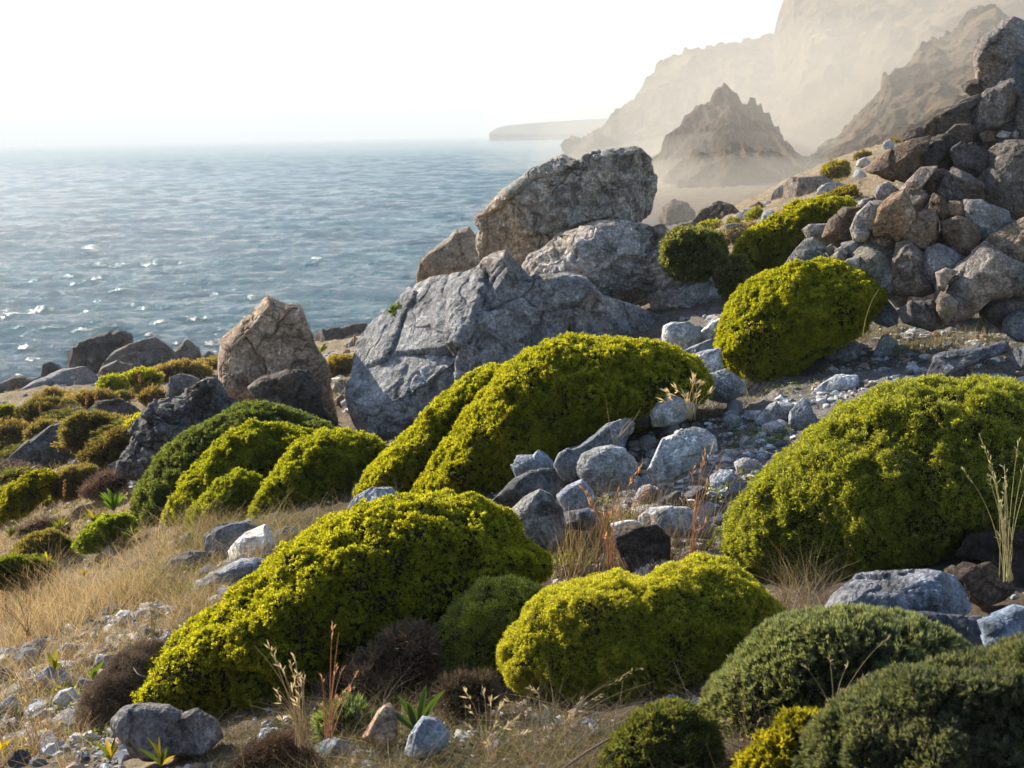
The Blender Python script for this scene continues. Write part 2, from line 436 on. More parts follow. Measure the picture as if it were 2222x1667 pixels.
_seed = [100]
def rock(name, cat, label, pts, kind='grey', D=None, t=None, facets=7, amp=.07, rough=.5, sub=None, group=None,
         power=.62, big=False, tint=None, push=0.0, strata=0.0, z_sq=1.0, pits=0.0, blocks=None):
    _seed[0] += 1
    rng = np.random.RandomState(_seed[0])
    pts = np.asarray(pts, float)
    w = pts[:, 0].max() - pts[:, 0].min(); h = pts[:, 1].max() - pts[:, 1].min()
    if D is None:
        i = int(np.argmax(pts[:, 1]))
        D0 = hit(pts[:, 0].mean() * .5 + pts[i, 0] * .5, min(pts[i, 1], 1800) - 0.12 * h)
    else: D0 = D
    mpp = D0 / F
    if t is None: t = .5 * math.sqrt(max(w * h, 4)) * .95
    T0 = t * mpp * z_sq
    if D is None: D0 = D0 + T0 * .30 + push
    if sub is None:
        e = math.sqrt(w * h) / 2.17
        sub = 3 if e < 9 else 4 if e < 26 else 5 if e < 62 else 6 if e < 150 else 7
    if blocks is None: blocks = 34 if big else (12 if sub > 4 else 0)
    V, T, S, C, size, zc = body(pts, D0, T0, sub, rng, facets, power, fxy=.5 if big else .75)
    T = orient(V, T, C)
    N = vnormals(V, T)
    off = rng.uniform(-50, 50, 3)
    q = (V - C) / size
    lat = .42 + .58 * np.abs(S[:, 2])                 # keep the traced outline
    q = q + .10 * np.stack([fbm(q * 2 + off + 31, 2), fbm(q * 2 + off + 57, 2), fbm(q * 2 + off + 83, 2)], 1)
    d = fbm(q * 1.7 + off, 3) * 1.0 + fbm(q * 4.3 + off, 5, mode=1) * .60 * rough * 2 + (fbm(q * 12 + off, 5, gain=.6, mode=1)) * .22 * rough * 2
    if big:
        mk = np.clip(.5 + 1.6 * perlin(q * 1.5 + off + 70), .12, 1.3)      # smooth faces beside broken ones
        d = fbm(q * 1.5 + off, 3) * 1.2 + (d - fbm(q * 1.7 + off, 3)) * mk
    if blocks:                                        # broken faces: cells with their own offset and tilt, split by cracks
        qa = q * 1.0 + .07 * np.stack([fbm(q * 3 + off + 11, 3), fbm(q * 3 + off + 23, 3), fbm(q * 3 + off + 35, 3)], 1)
        sl = rng.normal(size=3); sl /= np.linalg.norm(sl)
        qa = qa + sl[None] * ((qa @ sl) * .9)[:, None]
        sd = qa[rng.choice(len(qa), blocks)] * rng.uniform(.75, 1.0, (blocks, 1))
        Dm = np.sqrt(((qa[:, None] - sd[None]).astype(np.float32) ** 2).sum(-1)); ar_ = np.arange(len(Dm))
        ix = Dm.argmin(1); F1 = Dm[ar_, ix]; Dm[ar_, ix] = 9; F2 = Dm.min(1)
        tl = rng.normal(size=(blocks, 3)) * 1.1
        d = d * .72 + rng.normal(size=blocks)[ix] * .42 + (tl[ix] * (qa - sd[ix])).sum(1) * .9 - .45 * np.clip(1 - (F2 - F1) / .03, 0, 1)
    if pits:
        d = d - pits * (np.clip(perlin(q * 2.1 + off + 40) - .12, 0, .5) * 3 + np.clip(perlin(q * 6 + off + 44) - .25, 0, .5) * 1.6)
    if strata:
        n = rng.normal(size=3) * .4 + np.array([.35, .2, 1.0]); n /= np.linalg.norm(n)
        s = (q @ n) * 4.2 + fbm(q * 1.3 + off, 3) * 1.6
        d = d + strata * (np.abs((s % 1) - .5) * 2 - .5)
    crack = np.abs(perlin(q * 2.3 + off + 9) + .3 * perlin(q * 7 + off)) 
    d = d - .55 * np.clip(1 - crack / .055, 0, 1) * rough
    V = V + N * (d * amp * size * lat)[:, None]
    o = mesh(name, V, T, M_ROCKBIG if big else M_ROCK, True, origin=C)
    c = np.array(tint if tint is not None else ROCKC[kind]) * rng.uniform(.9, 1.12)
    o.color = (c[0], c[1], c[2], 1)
    return tag(o, label, cat, group)

# ---- sprigs: small faces spread over a shrub's surface
def frames(N, rng):
    a = rng.normal(size=N.shape); a -= N * (a * N).sum(1)[:, None]
    a /= np.linalg.norm(a, axis=1)[:, None] + 1e-9
    return a, np.cross(N, a)

def blades(P, dirs, L, wd, rng, bend=None, facing=None):
    """kite-shaped leaflets from base points P along dirs"""
    n = len(P)
    s = rng.normal(size=(n, 3)); s -= dirs * (s * dirs).sum(1)[:, None]; s /= np.linalg.norm(s, axis=1)[:, None] + 1e-9
    L = L[:, None]; wd = wd[:, None]
    v0 = P; v1 = P + dirs * L * .55 + s * wd; v2 = P + dirs * L; v3 = P + dirs * L * .55 - s * wd
    V = np.stack([v0, v1, v2, v3], 1).reshape(-1, 3)
    i = np.arange(n) * 4
    return V, np.stack([i, i + 1, i + 2, i + 3], 1)

def strands(P, dirs, L, wd, rng, droop=.25, seg=3, cols=None):
    """thin curved stems (quads strips tapering to a tip)"""
    n = len(P)
    side = np.cross(dirs, rng.normal(size=(n, 3))); side /= np.linalg.norm(side, axis=1)[:, None] + 1e-9
    lean = rng.normal(size=(n, 3)); lean[:, 2] = -np.abs(lean[:, 2]) * .6
    lean /= np.linalg.norm(lean, axis=1)[:, None]
    V = []
    for k in range(seg + 1):
        t = k / seg
        c = P + dirs * (L * t)[:, None] + lean * (L * droop * t * t)[:, None]
        w = (wd * (1 - .8 * t))[:, None]
        V += [c - side * w, c + side * w]
    V = np.stack(V, 1).reshape(-1, 3)
    b = np.arange(n)[:, None] * (2 * (seg + 1)); Fs = []
    for k in range(seg):
        Fs.append(np.stack([b[:, 0] + 2 * k, b[:, 0] + 2 * k + 1, b[:, 0] + 2 * k + 3, b[:, 0] + 2 * k + 2], 1))
    return V, np.concatenate(Fs), 2 * (seg + 1)

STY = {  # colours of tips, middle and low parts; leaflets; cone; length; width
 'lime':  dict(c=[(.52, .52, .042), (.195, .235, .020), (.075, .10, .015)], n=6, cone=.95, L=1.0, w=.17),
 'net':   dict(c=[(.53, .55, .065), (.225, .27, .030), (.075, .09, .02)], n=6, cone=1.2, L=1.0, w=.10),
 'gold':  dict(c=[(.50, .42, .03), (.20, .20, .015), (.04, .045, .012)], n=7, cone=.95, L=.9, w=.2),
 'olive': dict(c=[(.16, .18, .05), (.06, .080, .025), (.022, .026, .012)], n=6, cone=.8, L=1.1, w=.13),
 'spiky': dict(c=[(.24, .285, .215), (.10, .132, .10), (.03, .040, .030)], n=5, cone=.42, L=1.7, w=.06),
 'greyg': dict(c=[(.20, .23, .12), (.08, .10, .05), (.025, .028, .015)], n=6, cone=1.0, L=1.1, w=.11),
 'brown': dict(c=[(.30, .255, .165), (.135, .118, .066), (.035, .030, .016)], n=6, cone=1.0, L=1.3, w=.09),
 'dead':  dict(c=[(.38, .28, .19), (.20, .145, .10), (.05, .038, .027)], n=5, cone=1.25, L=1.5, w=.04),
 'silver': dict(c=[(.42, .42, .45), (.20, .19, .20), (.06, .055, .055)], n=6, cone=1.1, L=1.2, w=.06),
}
def shrub(label, pts, sty='lime', D=None, t=None, lumps=.09, lf=3.2, dens=1.0, size_px=6.0, group=None, push=0.0, sub=6, cat='shrub',
          name='cushion_shrub', tips=None, power=.72, sm=4, bias=0.0, mixin=None):
    _seed[0] += 1
    rng = np.random.RandomState(_seed[0])
    pts = np.asarray(pts, float)
    w = pts[:, 0].max() - pts[:, 0].min(); h = pts[:, 1].max() - pts[:, 1].min()
    if D is None:
        i = int(np.argmax(pts[:, 1]))
        D0 = hit(pts[:, 0].mean() * .6 + pts[i, 0] * .4, min(pts[i, 1], 1800) - .08 * h)
    else: D0 = D
    mpp = D0 / F
    if t is None: t = .5 * math.sqrt(w * h) * .95
    T0 = t * mpp
    if D is None: D0 = D0 + T0 * .45 + push
    V, T, S, C, size, zc = body(pts, D0, T0, sub, rng, 0, power, smooth_r=sm)
    T = orient(V, T, C); N = vnormals(V, T)
    off = rng.uniform(-50, 50, 3); q = (V - C)
    lat = .35 + .65 * np.abs(S[:, 2])
    d = perlin(q * lf * .45 / size + off + 9) * lumps * 1.5 + fbm(q * lf * .8 / size + off, 3, mode=2) * lumps * 1.9 + fbm(q * lf * 2.5 / size + off, 3, mode=2) * lumps * .5
    V = V + N * (d * size * lat)[:, None]
    N = vnormals(V, T)
    # keep what stands above the soil
    st = STY[sty]
    Tv = V[T]; cr = np.cross(Tv[:, 1] - Tv[:, 0], Tv[:, 2] - Tv[:, 0]); ar = np.linalg.norm(cr, axis=1) / 2
    fn = cr / (2 * ar[:, None] + 1e-12)
    cen = Tv.mean(1)
    gz = ground(cen[:, 0], cen[:, 1])
    above = cen[:, 2] > gz - .03
    vis = (fn * (CAM - cen)).sum(1) / np.linalg.norm(CAM - cen, axis=1)
    px = D0 / F * 2.17                                  # metres per rendered pixel there
    spacing = size_px / 2.17 * px * QF
    if above.mean() < .25: above = cen[:, 2] > -99
    wgt = ar * above * np.where(vis > -.25, 1.0, .30)
    pat = fbm(cen * (8.0 / (D0 * .25)) + off, 3)
    wgt = wgt * np.clip(1.0 + 2.2 * pat, .25, 1.8)
    n = int(min(wgt.sum() / spacing ** 2 * dens, 56000))
    f = rng.choice(len(T), n, p=wgt / wgt.sum())
    a, b = rng.rand(n), rng.rand(n); sw = a + b > 1; a[sw] = 1 - a[sw]; b[sw] = 1 - b[sw]
    P = Tv[f, 0] + (Tv[f, 1] - Tv[f, 0]) * a[:, None] + (Tv[f, 2] - Tv[f, 0]) * b[:, None]
    NN = N[T[f, 0]] * (1 - a - b)[:, None] + N[T[f, 1]] * a[:, None] + N[T[f, 2]] * b[:, None]
    NN = NN * .8 + np.array([0, 0, .35]); NN /= np.linalg.norm(NN, axis=1)[:, None]
    Ls = size_px / 2.17 * px * st['L']
    fq = F / (size_px * 1.15 * D0)                       # tufts about as wide as a sprig is long
    c1 = perlin(P * fq + off)
    c2 = perlin(P * fq * .37 + off + 3)
    if sty == 'net': clump = np.clip(1.05 - 3.2 * np.abs(c1), 0, 1) * .8 + .35 * np.clip(.5 + 1.6 * c2, 0, 1)
    else: clump = np.clip(.56 + 1.0 * c1 + .8 * c2, 0, 1)
    hgt = (rng.uniform(-.8, .25, n) + 1.1 * (clump - .6)) * Ls
    P = P + NN * hgt[:, None]
    VV, FF, CC = [], [], []; base = 0
    tone = rng.rand(n)
    A, B = frames(NN, rng)
    k = st['n']
    c3 = np.array(st['c'])
    if tips is not None: c3 = c3 * np.array(tips)
    pz = fbm(P * (3.0 / max(size, .2)) + off + 5, 2)
    for j in range(k):
        ang = 2 * math.pi * (j / k) + rng.uniform(-.6, .6, n)
        inc = st['cone'] * rng.uniform(.25, 1.0, n)
        dr = NN * np.cos(inc)[:, None] + (A * np.cos(ang)[:, None] + B * np.sin(ang)[:, None]) * np.sin(inc)[:, None]
        L = Ls * rng.uniform(.6, 1.15, n)
        v, fc = blades(P, dr, L, L * st['w'] * rng.uniform(.7, 1.3, n), rng)
        VV.append(v); FF.append(fc + base); base += len(v)
        mixv = np.clip(1.0 * clump - .18 + .35 * rng.rand(n) + bias, 0, 1)[:, None]  # tufts tinted lighter, gaps between them darker: shade put into the colour
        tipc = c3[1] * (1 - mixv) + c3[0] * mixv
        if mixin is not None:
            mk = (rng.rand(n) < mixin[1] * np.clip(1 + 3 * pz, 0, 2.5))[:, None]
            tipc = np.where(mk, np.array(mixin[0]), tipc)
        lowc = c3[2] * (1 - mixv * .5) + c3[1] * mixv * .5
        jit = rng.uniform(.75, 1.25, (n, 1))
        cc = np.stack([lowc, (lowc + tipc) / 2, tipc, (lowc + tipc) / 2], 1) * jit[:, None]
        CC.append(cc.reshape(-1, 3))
    root = empty(name, (C[0], C[1], float(ground(C[0], C[1])[0])))
    tag(root, label, cat, group)
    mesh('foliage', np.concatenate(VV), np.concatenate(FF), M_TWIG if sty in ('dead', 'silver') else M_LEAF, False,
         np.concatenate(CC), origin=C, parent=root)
    Vc = V - N * (Ls * .95)
    mesh('woody_core', Vc, T, M_CORE, True, origin=C, parent=root)  # dark body under the sprigs, tinted so the gaps look shaded
    return root
# ------------------------------------------------------------------ camera, light, air
cam = bpy.data.cameras.new('camera'); co = bpy.data.objects.new('camera', cam); COL.objects.link(co)
cam.sensor_width = 36; cam.lens = 45; cam.clip_end = 30000; cam.clip_start = .05
R = Matrix(((RTV[0], UPV[0], -fw[0]), (RTV[1], UPV[1], -fw[1]), (RTV[2], UPV[2], -fw[2])))
co.matrix_world = Matrix.Translation(Vector(CAM)) @ R.to_4x4()
cam.dof.use_dof = True; cam.dof.focus_distance = 6.8; cam.dof.aperture_fstop = 9
SC.camera = co

SUN_AZ, SUN_EL = -49.0, 27.0     # degrees left of the view, above the horizon
sd = Vector((math.sin(math.radians(SUN_AZ)) * math.cos(math.radians(SUN_EL)),
             math.cos(math.radians(SUN_AZ)) * math.cos(math.radians(SUN_EL)), math.sin(math.radians(SUN_EL))))
sl = bpy.data.lights.new('sun', 'SUN'); so = bpy.data.objects.new('sun', sl); COL.objects.link(so)
sl.energy = SUN; sl.angle = math.radians(.5); sl.color = (1.0, .90, .74)
so.rotation_euler = sd.to_track_quat('Z', 'Y').to_euler()
so.location = (0, 0, 60)

wd = bpy.data.worlds.new('World'); SC.world = wd; wd.use_nodes = True
nt = wd.node_tree; nt.nodes.clear()
sky = nt.nodes.new('ShaderNodeTexSky'); sky.sky_type = 'NISHITA'; sky.sun_disc = False
sky.sun_elevation = math.radians(SUN_EL); sky.sun_rotation = math.radians(SUN_AZ)
sky.dust_density = .35; sky.air_density = 1.0; sky.ozone_density = 1.0
bg = nt.nodes.new('ShaderNodeBackground'); bg.inputs['Strength'].default_value = SKY
wo = nt.nodes.new('ShaderNodeOutputWorld')
nt.links.new(sky.outputs[0], bg.inputs[0]); nt.links.new(bg.outputs[0], wo.inputs[0])

SC.view_settings.view_transform = 'Standard'; SC.view_settings.look = 'None'
SC.view_settings.exposure = EXPOSURE; SC.view_settings.gamma = 1
SC.render.engine = 'CYCLES'
cy = SC.cycles
cy.max_bounces = 6; cy.diffuse_bounces = 3; cy.glossy_bounces = 2; cy.transmission_bounces = 4; cy.volume_bounces = 1
cy.transparent_max_bounces = 8; cy.caustics_reflective = False; cy.caustics_refractive = False
cy.sample_clamp_indirect = 6; cy.use_denoising = True
try:
    cy.denoiser = 'OPENIMAGEDENOISE'; cy.denoising_input_passes = 'RGB_ALBEDO_NORMAL'; cy.denoising_prefilter = 'ACCURATE'
except Exception: pass
SC.render.film_transparent = False

def box(name, lo, hi, mat):
    V = [(x, y, z) for x in (lo[0], hi[0]) for y in (lo[1], hi[1]) for z in (lo[2], hi[2])]
    Fq = [(0, 1, 3, 2), (4, 6, 7, 5), (0, 4, 5, 1), (2, 3, 7, 6), (0, 2, 6, 4), (1, 5, 7, 3)]
    return mesh(name, np.array(V), Fq, mat, False)
if HAZE > 0:
    t = NT('hazy_air')
    pv = t.n('ShaderNodeVolumePrincipled')
    pv.inputs['Color'].default_value = HAZE_COL; pv.inputs['Density'].default_value = HAZE
    pv.inputs['Anisotropy'].default_value = HAZE_G
    t.l(pv.outputs[0], t.out.inputs['Volume'])
    hz = box('haze', (-19000, -60, -8), (9000, 16500, HAZE_TOP), t.m)
    tag(hz, 'pale sunlit sea haze hanging between the slope and the cliffs', 'haze', kind='stuff')

def mist(label, px, py, D, radii, dens, g=.1):
    V, T = ico(4); C = at(px, py, D)
    t = NT('sea_spray_mist'); pv = t.n('ShaderNodeVolumePrincipled')
    pv.inputs['Color'].default_value = (.98, .905, .80, 1); pv.inputs['Density'].default_value = dens; pv.inputs['Anisotropy'].default_value = g
    t.l(pv.outputs[0], t.out.inputs['Volume'])
    o = mesh('mist', V * np.array(radii) + C, T, t.m, True, origin=C); tag(o, label, 'mist', kind='stuff')
if HAZE > 0:
    mist('bright mist filling the valley between the crag and the cliffs', 1800, 370, 330, (92, 80, 66), .0024)
    mist('denser mist low in the valley before the cliffs', 1740, 400, 320, (70, 60, 40), .0035)
    mist('spray mist drifting low in front of the crag', 1590, 490, 178, (34, 18, 13), .010)
    mist('thin spray trailing below the crag', 1610, 480, 150, (24, 14, 8), .010)
    mist('low mist lying over the shore flat in front of the crag', 1580, 500, 122, (26, 20, 7), .007)
    mist('warm mist hanging before the long rock rib', 1980, 270, 165, (38, 25, 24), .006)

# ------------------------------------------------------------------ land
nu, nv = 620, 760
u = np.linspace(-1.5, 1.5, nu); u = np.sign(u) * np.abs(u / 1.5) ** 1.45 * 1.5
v = np.exp(np.linspace(math.log(.9), math.log(200), nv))
U_, V_ = np.meshgrid(u, v, indexing='ij')
X = (U_ * (V_ + .6)).ravel(); Y = V_.ravel()
Z = ground_rough(X, Y)
Z = np.maximum(Z, -6)
GP = np.stack([X, Y, Z], 1)
gpx, gpy, gz_ = proj(GP)
f1 = fbm(GP * .9, 4) ; f2 = fbm(GP * .25 + 9, 3)
straw = np.array([.245, .195, .13]); soil = np.array([.115, .088, .065]); grit = np.array([.235, .22, .21]); shore = np.array([.10, .09, .08])
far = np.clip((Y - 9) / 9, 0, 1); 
left = np.clip((620 - gpx) / 250 + f1 * 1.2, 0, 1) * np.clip((gpy - 780) / 60, 0, 1)
k_straw = np.clip(np.maximum(left, far), 0, 1)[:, None]
k_grit = np.clip((gpx - 1150) / 300 + f1 * 1.8, 0, 1)[:, None] * np.clip((13 - Y) / 3, 0, 1)[:, None] * np.clip((1300 - gpy) / 150, 0, 1)[:, None]
gc = soil * (1 - k_straw) + straw * k_straw
gc = gc * (1 - .75 * k_grit) + grit * .75 * k_grit
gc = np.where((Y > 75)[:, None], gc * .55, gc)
k_sh = np.clip((1.6 - Z) / 1.2, 0, 1)[:, None] * np.clip((Y - 30) / 10, 0, 1)[:, None]
gc = gc * (1 - k_sh) + shore * k_sh
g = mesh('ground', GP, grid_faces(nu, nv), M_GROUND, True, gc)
tag(g, 'rocky coastal hillside sloping down to the sea', 'ground', kind='structure')

# ------------------------------------------------------------------ sea
nu, nv = 620, 760
u = np.linspace(-1.15, .5, nu)
v = np.concatenate([np.exp(np.linspace(math.log(38), math.log(900), nv - 12)), np.exp(np.linspace(math.log(960), math.log(16000), 12))])
U_, V_ = np.meshgrid(u, v, indexing='ij')
X = (U_ * V_).ravel(); Y = V_.ravel()
P = np.stack([X, Y, 0 * X], 1)
wv = 0
rs = np.random.RandomState(3)
for k in range(13):
    lam = 1.3 * 1.22 ** k
    a = math.radians(rs.normal(-78, 22)); kk = 2 * math.pi / lam
    ph = kk * (X * math.cos(a) + Y * math.sin(a)) + 4.0 * perlin(P * (.45 / lam) + k)
    s = (1 - np.abs(np.sin(ph / 2))) ** 1.6
    wv = wv + (.05 * lam ** .55) * (s - .4) * np.clip(1.4 - Y / (lam * 160), 0, 1)
fade = np.clip((1100 - Y) / 500, 0, 1)
Z = wv * fade
# where the water passes under the land it is of no use; keep it a plain sheet
s = mesh('sea', np.stack([X, Y, Z], 1), grid_faces(nu, nv), M_SEA, True)
tag(s, 'choppy blue green sea glittering towards a hazy horizon', 'sea', kind='structure')

# ------------------------------------------------------------------ distant rock: faces between a crest and a foot, with a back slope
def lerp_line(pts, n):
    P = np.array([at(a, b, D) for a, b, D in pts]); px = np.array(pts, float)
    L = np.concatenate([[0], np.cumsum(np.hypot(np.diff(px[:, 0]), np.diff(px[:, 1])))]); q = np.linspace(0, L[-1], n)
    return np.stack([np.interp(q, L, P[:, k]) for k in range(3)], 1)
def massif(name, label, cat, crest, foot, back, amp, fs, nu=340, nv=260, kind=None, seed=0, stretch=(1, 1, .6), shape=1.0, foot_z=-5, crestamp=.35, crestn=.22, tone=(1, 1, 1)):
    A = lerp_line(crest, nu); B = lerp_line(foot, nu)
    B[:, 2] = np.minimum(B[:, 2], A[:, 2] - 1)
    vv = np.linspace(0, 1, nv)
    Cb = A + np.array(back); Cb[:, 2] = foot_z
    B2 = B.copy(); B2[:, 2] = foot_z; 
    rows = []
    nb = 40
    front = (B[:, None] * (1 - vv)[None, :, None] + A[:, None] * vv[None, :, None])
    front[:, :, 2] = B[:, None, 2] + (A[:, 2] - B[:, 2])[:, None] * (vv ** shape)[None]
    bb = np.linspace(0, 1, nb)[1:]
    bk = A[:, None] * (1 - bb)[None, :, None] + Cb[:, None] * bb[None, :, None]
    V = np.concatenate([B2[:, None], front, bk], 1)
    n2 = V.shape[1]; V = V.reshape(-1, 3)
    Q = V * np.array(stretch) * fs + seed * 13.7
    nrm = np.array([-.25, -.85, .45])
    big = fbm(Q * .5, 4, mode=1); sm = fbm(Q * 1.7, 6, mode=1)
    w = np.concatenate([[0], np.clip(np.sin(np.pi * np.clip(vv, 0, 1)) * 1.6, crestamp, 1), np.full(nb - 1, .4)])
    w = np.tile(w, nu)
    V = V + nrm[None] * ((big - .25) * amp * w)[:, None] + nrm[None] * (sm * amp * .6 * w)[:, None]
    cr = np.tile(np.concatenate([[0], np.clip((vv - .9) * 10, 0, 1), np.ones(nb - 1)]), nu)
    V[:, 2] += fbm(Q * 6, 6, gain=.62, mode=1) * amp * crestn * cr
    o = mesh(name, V, grid_faces(nu, n2), M_CLIFF, True, origin=V.mean(0))
    o.color = (*tone, 1)
    return tag(o, label, cat, kind=kind)
massif('cliff', 'high bare cliff rising out of the mist above the sea', 'cliff',
  [(1228,344,520),(1296,307,540),(1347,266,560),(1382,232,570),(1407,196,580),(1442,166,590),(1487,141,600),(1538,126,610),(1608,118,620),(1680,109,630),
   (1686,88,632),(1692,60,636),(1703,20,640),(1712,-30,650),(1745,-80,660),(1900,-150,680),(2250,-230,700),(2700,-300,700)],
  [(1236,346,470),(1300,352,440),(1420,372,410),(1560,392,380),(1700,402,350),(1900,402,300),(2222,352,260),(2700,300,250)],
  (40, 260, 0), 26, .021, nu=620, nv=440, tone=(.46, .37, .29), kind='structure', seed=1, stretch=(1, .5, .55), shape=1.0)
massif('rock_ridge', 'long hazy rock rib slanting down the slope behind the dry stone pile', 'ridge',
  [(1700,420,190),(1745,385,195),(1790,340,200),(1850,292,206),(1905,240,212),(1915,190,216),(1960,170,220),(2000,120,224),(2060,95,228),(2110,50,232),(2150,33,235),(2185,70,238),(2260,60,240),(2400,30,250)],
  [(1715,452,150),(1790,440,145),(1900,400,140),(2000,380,135),(2222,350,130),(2400,320,130)],
  (25, 60, 0), 9.0, .055, nu=420, nv=260, tone=(.50, .42, .35), seed=4, stretch=(1, .6, .8))
massif('sea_crag', 'blunt craggy rock outcrop standing in the misty valley below the cliffs', 'crag',
  [(1405,480,205),(1412,400,206),(1424,366,206),(1437,345,207),(1449,318,207),(1462,303,208),(1478,285,209),(1488,262,209),(1502,254,210),(1512,243,210),(1530,240,210),(1541,232,210),(1552,214,210),
   (1558,203,210),(1566,199,210),(1570,191,210),(1579,193,210),(1588,207,210),(1600,214,210),(1606,230,211),(1620,241,211),(1628,222,211),(1639,229,211),(1643,240,212),(1652,238,212),(1657,254,212),(1670,258,212),
   (1678,280,213),(1690,284,213),(1697,315,214),(1716,335,215),(1730,352,215),(1765,380,216),(1820,420,216),(1900,430,216)],
  [(1400,490,165),(1440,492,160),(1500,494,155),(1580,490,150),(1660,484,150),(1740,474,150),(1800,464,152),(1900,440,155)],
  (5, 30, 0), 8.5, .085, nu=460, nv=300, tone=(.36, .30, .26), seed=7, stretch=(1, .45, .42), shape=.85, crestamp=.25, crestn=.13)
massif('headland', 'low flat headland on the hazy horizon', 'headland',
  [(1062,291.5,1900),(1070,284,1900),(1085,277,1905),(1110,273,1910),(1160,268,1925),(1230,263,1940),(1300,259,1960),(1400,255,1980),(1700,240,2050)],
  [(1062,292,1840),(1150,291,1830),(1300,290,1820),(1700,288,1800)],
  (60, 500, 0), 4, tone=(.5, .5, .5), fs=.01, nu=200, nv=60, kind='structure', seed=9)
# ------------------------------------------------------------------ the big boulders on the slope
BG = dict(big=True)
rock('boulder', 'boulder', 'huge grey boulder lying along the slope under the stacked boulders',
     [(757,861),(767,774),(773,741),(804,700),(844,674),(874,644),(893,612),(921,600),(981,593),(1008,593),(1034,580),(1051,562),(1095,548),(1125,575),(1141,605),(1192,608),(1232,602),(1282,620),(1305,647),(1362,670),(1409,694),(1439,712),(1445,790),(1400,850),(1250,880),(1100,900),(960,925),(837,972),(800,955),(773,911)],
     D=11.2, t=190, tint=(.34,.34,.345), facets=6, amp=.066, rough=.7, sub=7, strata=.22, pits=.3, blocks=22, **BG)
rock('boulder', 'boulder', 'broad weathered grey slab under the perched boulder, with a bush at its right end',
     [(1130,592),(1150,560),(1175,545),(1208,508),(1255,494),(1305,483),(1376,488),(1436,494),(1460,512),(1510,540),(1550,580),(1560,620),(1500,650),(1440,640),(1380,628),(1320,640),(1240,632),(1190,628),(1141,618)],
     D=12.0, t=112, tint=(.36,.36,.365), facets=5, amp=.10, rough=.9, sub=7, strata=.5, **BG)
rock('boulder', 'boulder', 'rounded grey boulder end jutting below the olive bush, shaded hollow on its left',
     [(1400,640),(1425,612),(1475,600),(1550,596),(1591,634),(1594,671),(1567,700),(1500,716),(1440,700)],
     D=11.9, t=75, tint=(.36,.36,.365), facets=5, amp=.07, rough=.7, sub=6, **BG)
rock('boulder', 'boulder', 'big pitted boulder perched on top of the others, highest against the sea',
     [(1033,473),(1049,462),(1075,434),(1100,411),(1141,381),(1175,354),(1218,337),(1262,350),(1275,340),(1315,329),(1386,325),(1406,344),(1422,371),(1429,414),(1418,466),(1386,486),(1309,483),(1255,496),(1225,530),(1185,565),(1141,575),(1091,568),(1051,575),(1038,534),(1039,491)],
     D=12.6, t=120, tint=(.33,.30,.265), facets=7, amp=.085, rough=.9, sub=7, strata=.35, pits=.7, blocks=26, **BG)
rock('boulder', 'boulder', 'smooth tan cone of rock behind the huge boulder, sea at its left',
     [(904,640),(904,600),(912,572),(927,551),(974,514),(988,498),(1018,491),(1041,521),(1048,561),(1048,640),(980,660)],
     D=24, t=60, kind='tan', facets=6, amp=.05, blocks=8, rough=.5, **BG)
rock('boulder', 'boulder', 'tall pointed boulder with a broad tan face standing on the left slope',
     [(478,741),(488,727),(522,697),(552,674),(568,655),(582,640),(616,657),(652,664),(660,680),(669,707),(682,747),(703,794),(719,854),(736,921),(728,945),(680,940),(602,905),(522,870),(486,852),(480,787)],
     D=11.6, t=95, tint=(.37,.268,.19), facets=4, amp=.09, rough=.9, blocks=16, pits=.2, sub=7, **BG)
rock('boulder', 'boulder', 'dark jagged block lodged against the foot of the tall pointed boulder',
     [(539,841),(569,818),(619,801),(669,808),(690,832),(700,888),(735,935),(700,950),(652,925),(602,900),(562,871)],
     D=10.7, t=52, tint=(.125,.12,.115), facets=7, amp=.09, rough=.9, sub=6, **BG)
rock('boulder', 'boulder', 'long dark rugged ridge of rock running down left from the tall pointed boulder',
     [(440,815),(465,812),(482,825),(494,855),(530,868),(575,880),(560,905),(502,900),(470,935),(435,975),(385,1010),(340,1062),(312,1090),(290,1085),(276,1062),(262,1022),(284,961),(294,935),(321,898),(361,864),(401,848),(435,838),(458,814)],
     D=10.6, t=62, tint=(.23,.22,.215), facets=5, amp=.17, rough=.8, sub=7, power=.6, strata=.4, pits=.6, **BG)
rock('rock', 'rock', 'grey knob of rock sitting on the dark ridge left of the tall pointed boulder',
     [(361,861),(368,818),(398,811),(432,821),(428,841),(401,861),(378,878)], D=10.9, t=28, kind='grey', amp=.09, big=True)
# shore rocks beyond
SR = 'dark rocks along the shore'
rock('rock', 'rock', 'largest dark rock on the far shore, its rounded top against the sea',
     [(139,800),(147,767),(171,744),(214,727),(258,716),(281,727),(287,745),(262,765),(240,780),(224,821),(170,822)], D=37, t=48, tint=(.10,.095,.09), amp=.09, big=True, group=SR)
rock('rock', 'rock', 'layered dark rock just right of the largest shore rock',
     [(225,790),(255,762),(284,747),(335,731),(355,744),(388,774),(385,795),(335,808),(280,812),(234,824)], D=35, t=45, tint=(.115,.11,.105), amp=.1, big=True, group=SR)
rock('rock', 'rock', 'small rounded brown-grey rock at the right end of the shore rocks',
     [(373,790),(375,765),(405,734),(432,757),(437,778),(420,794)], D=36, t=26, tint=(.15,.135,.12), amp=.07, big=True, group=SR)
rock('rock', 'rock', 'tiny low dark rock between the rounded shore rock and the pointed boulder',
     [(430,792),(434,768),(452,761),(470,773),(468,792)], D=37, t=15, tint=(.12,.115,.11), amp=.08, group=SR)
rock('rock', 'rock', 'small black rock at the water edge left of the largest shore rock',
     [(90,818),(94,791),(112,785),(137,799),(140,815),(112,822)], D=38, t=18, tint=(.065,.06,.06), amp=.1, group=SR)
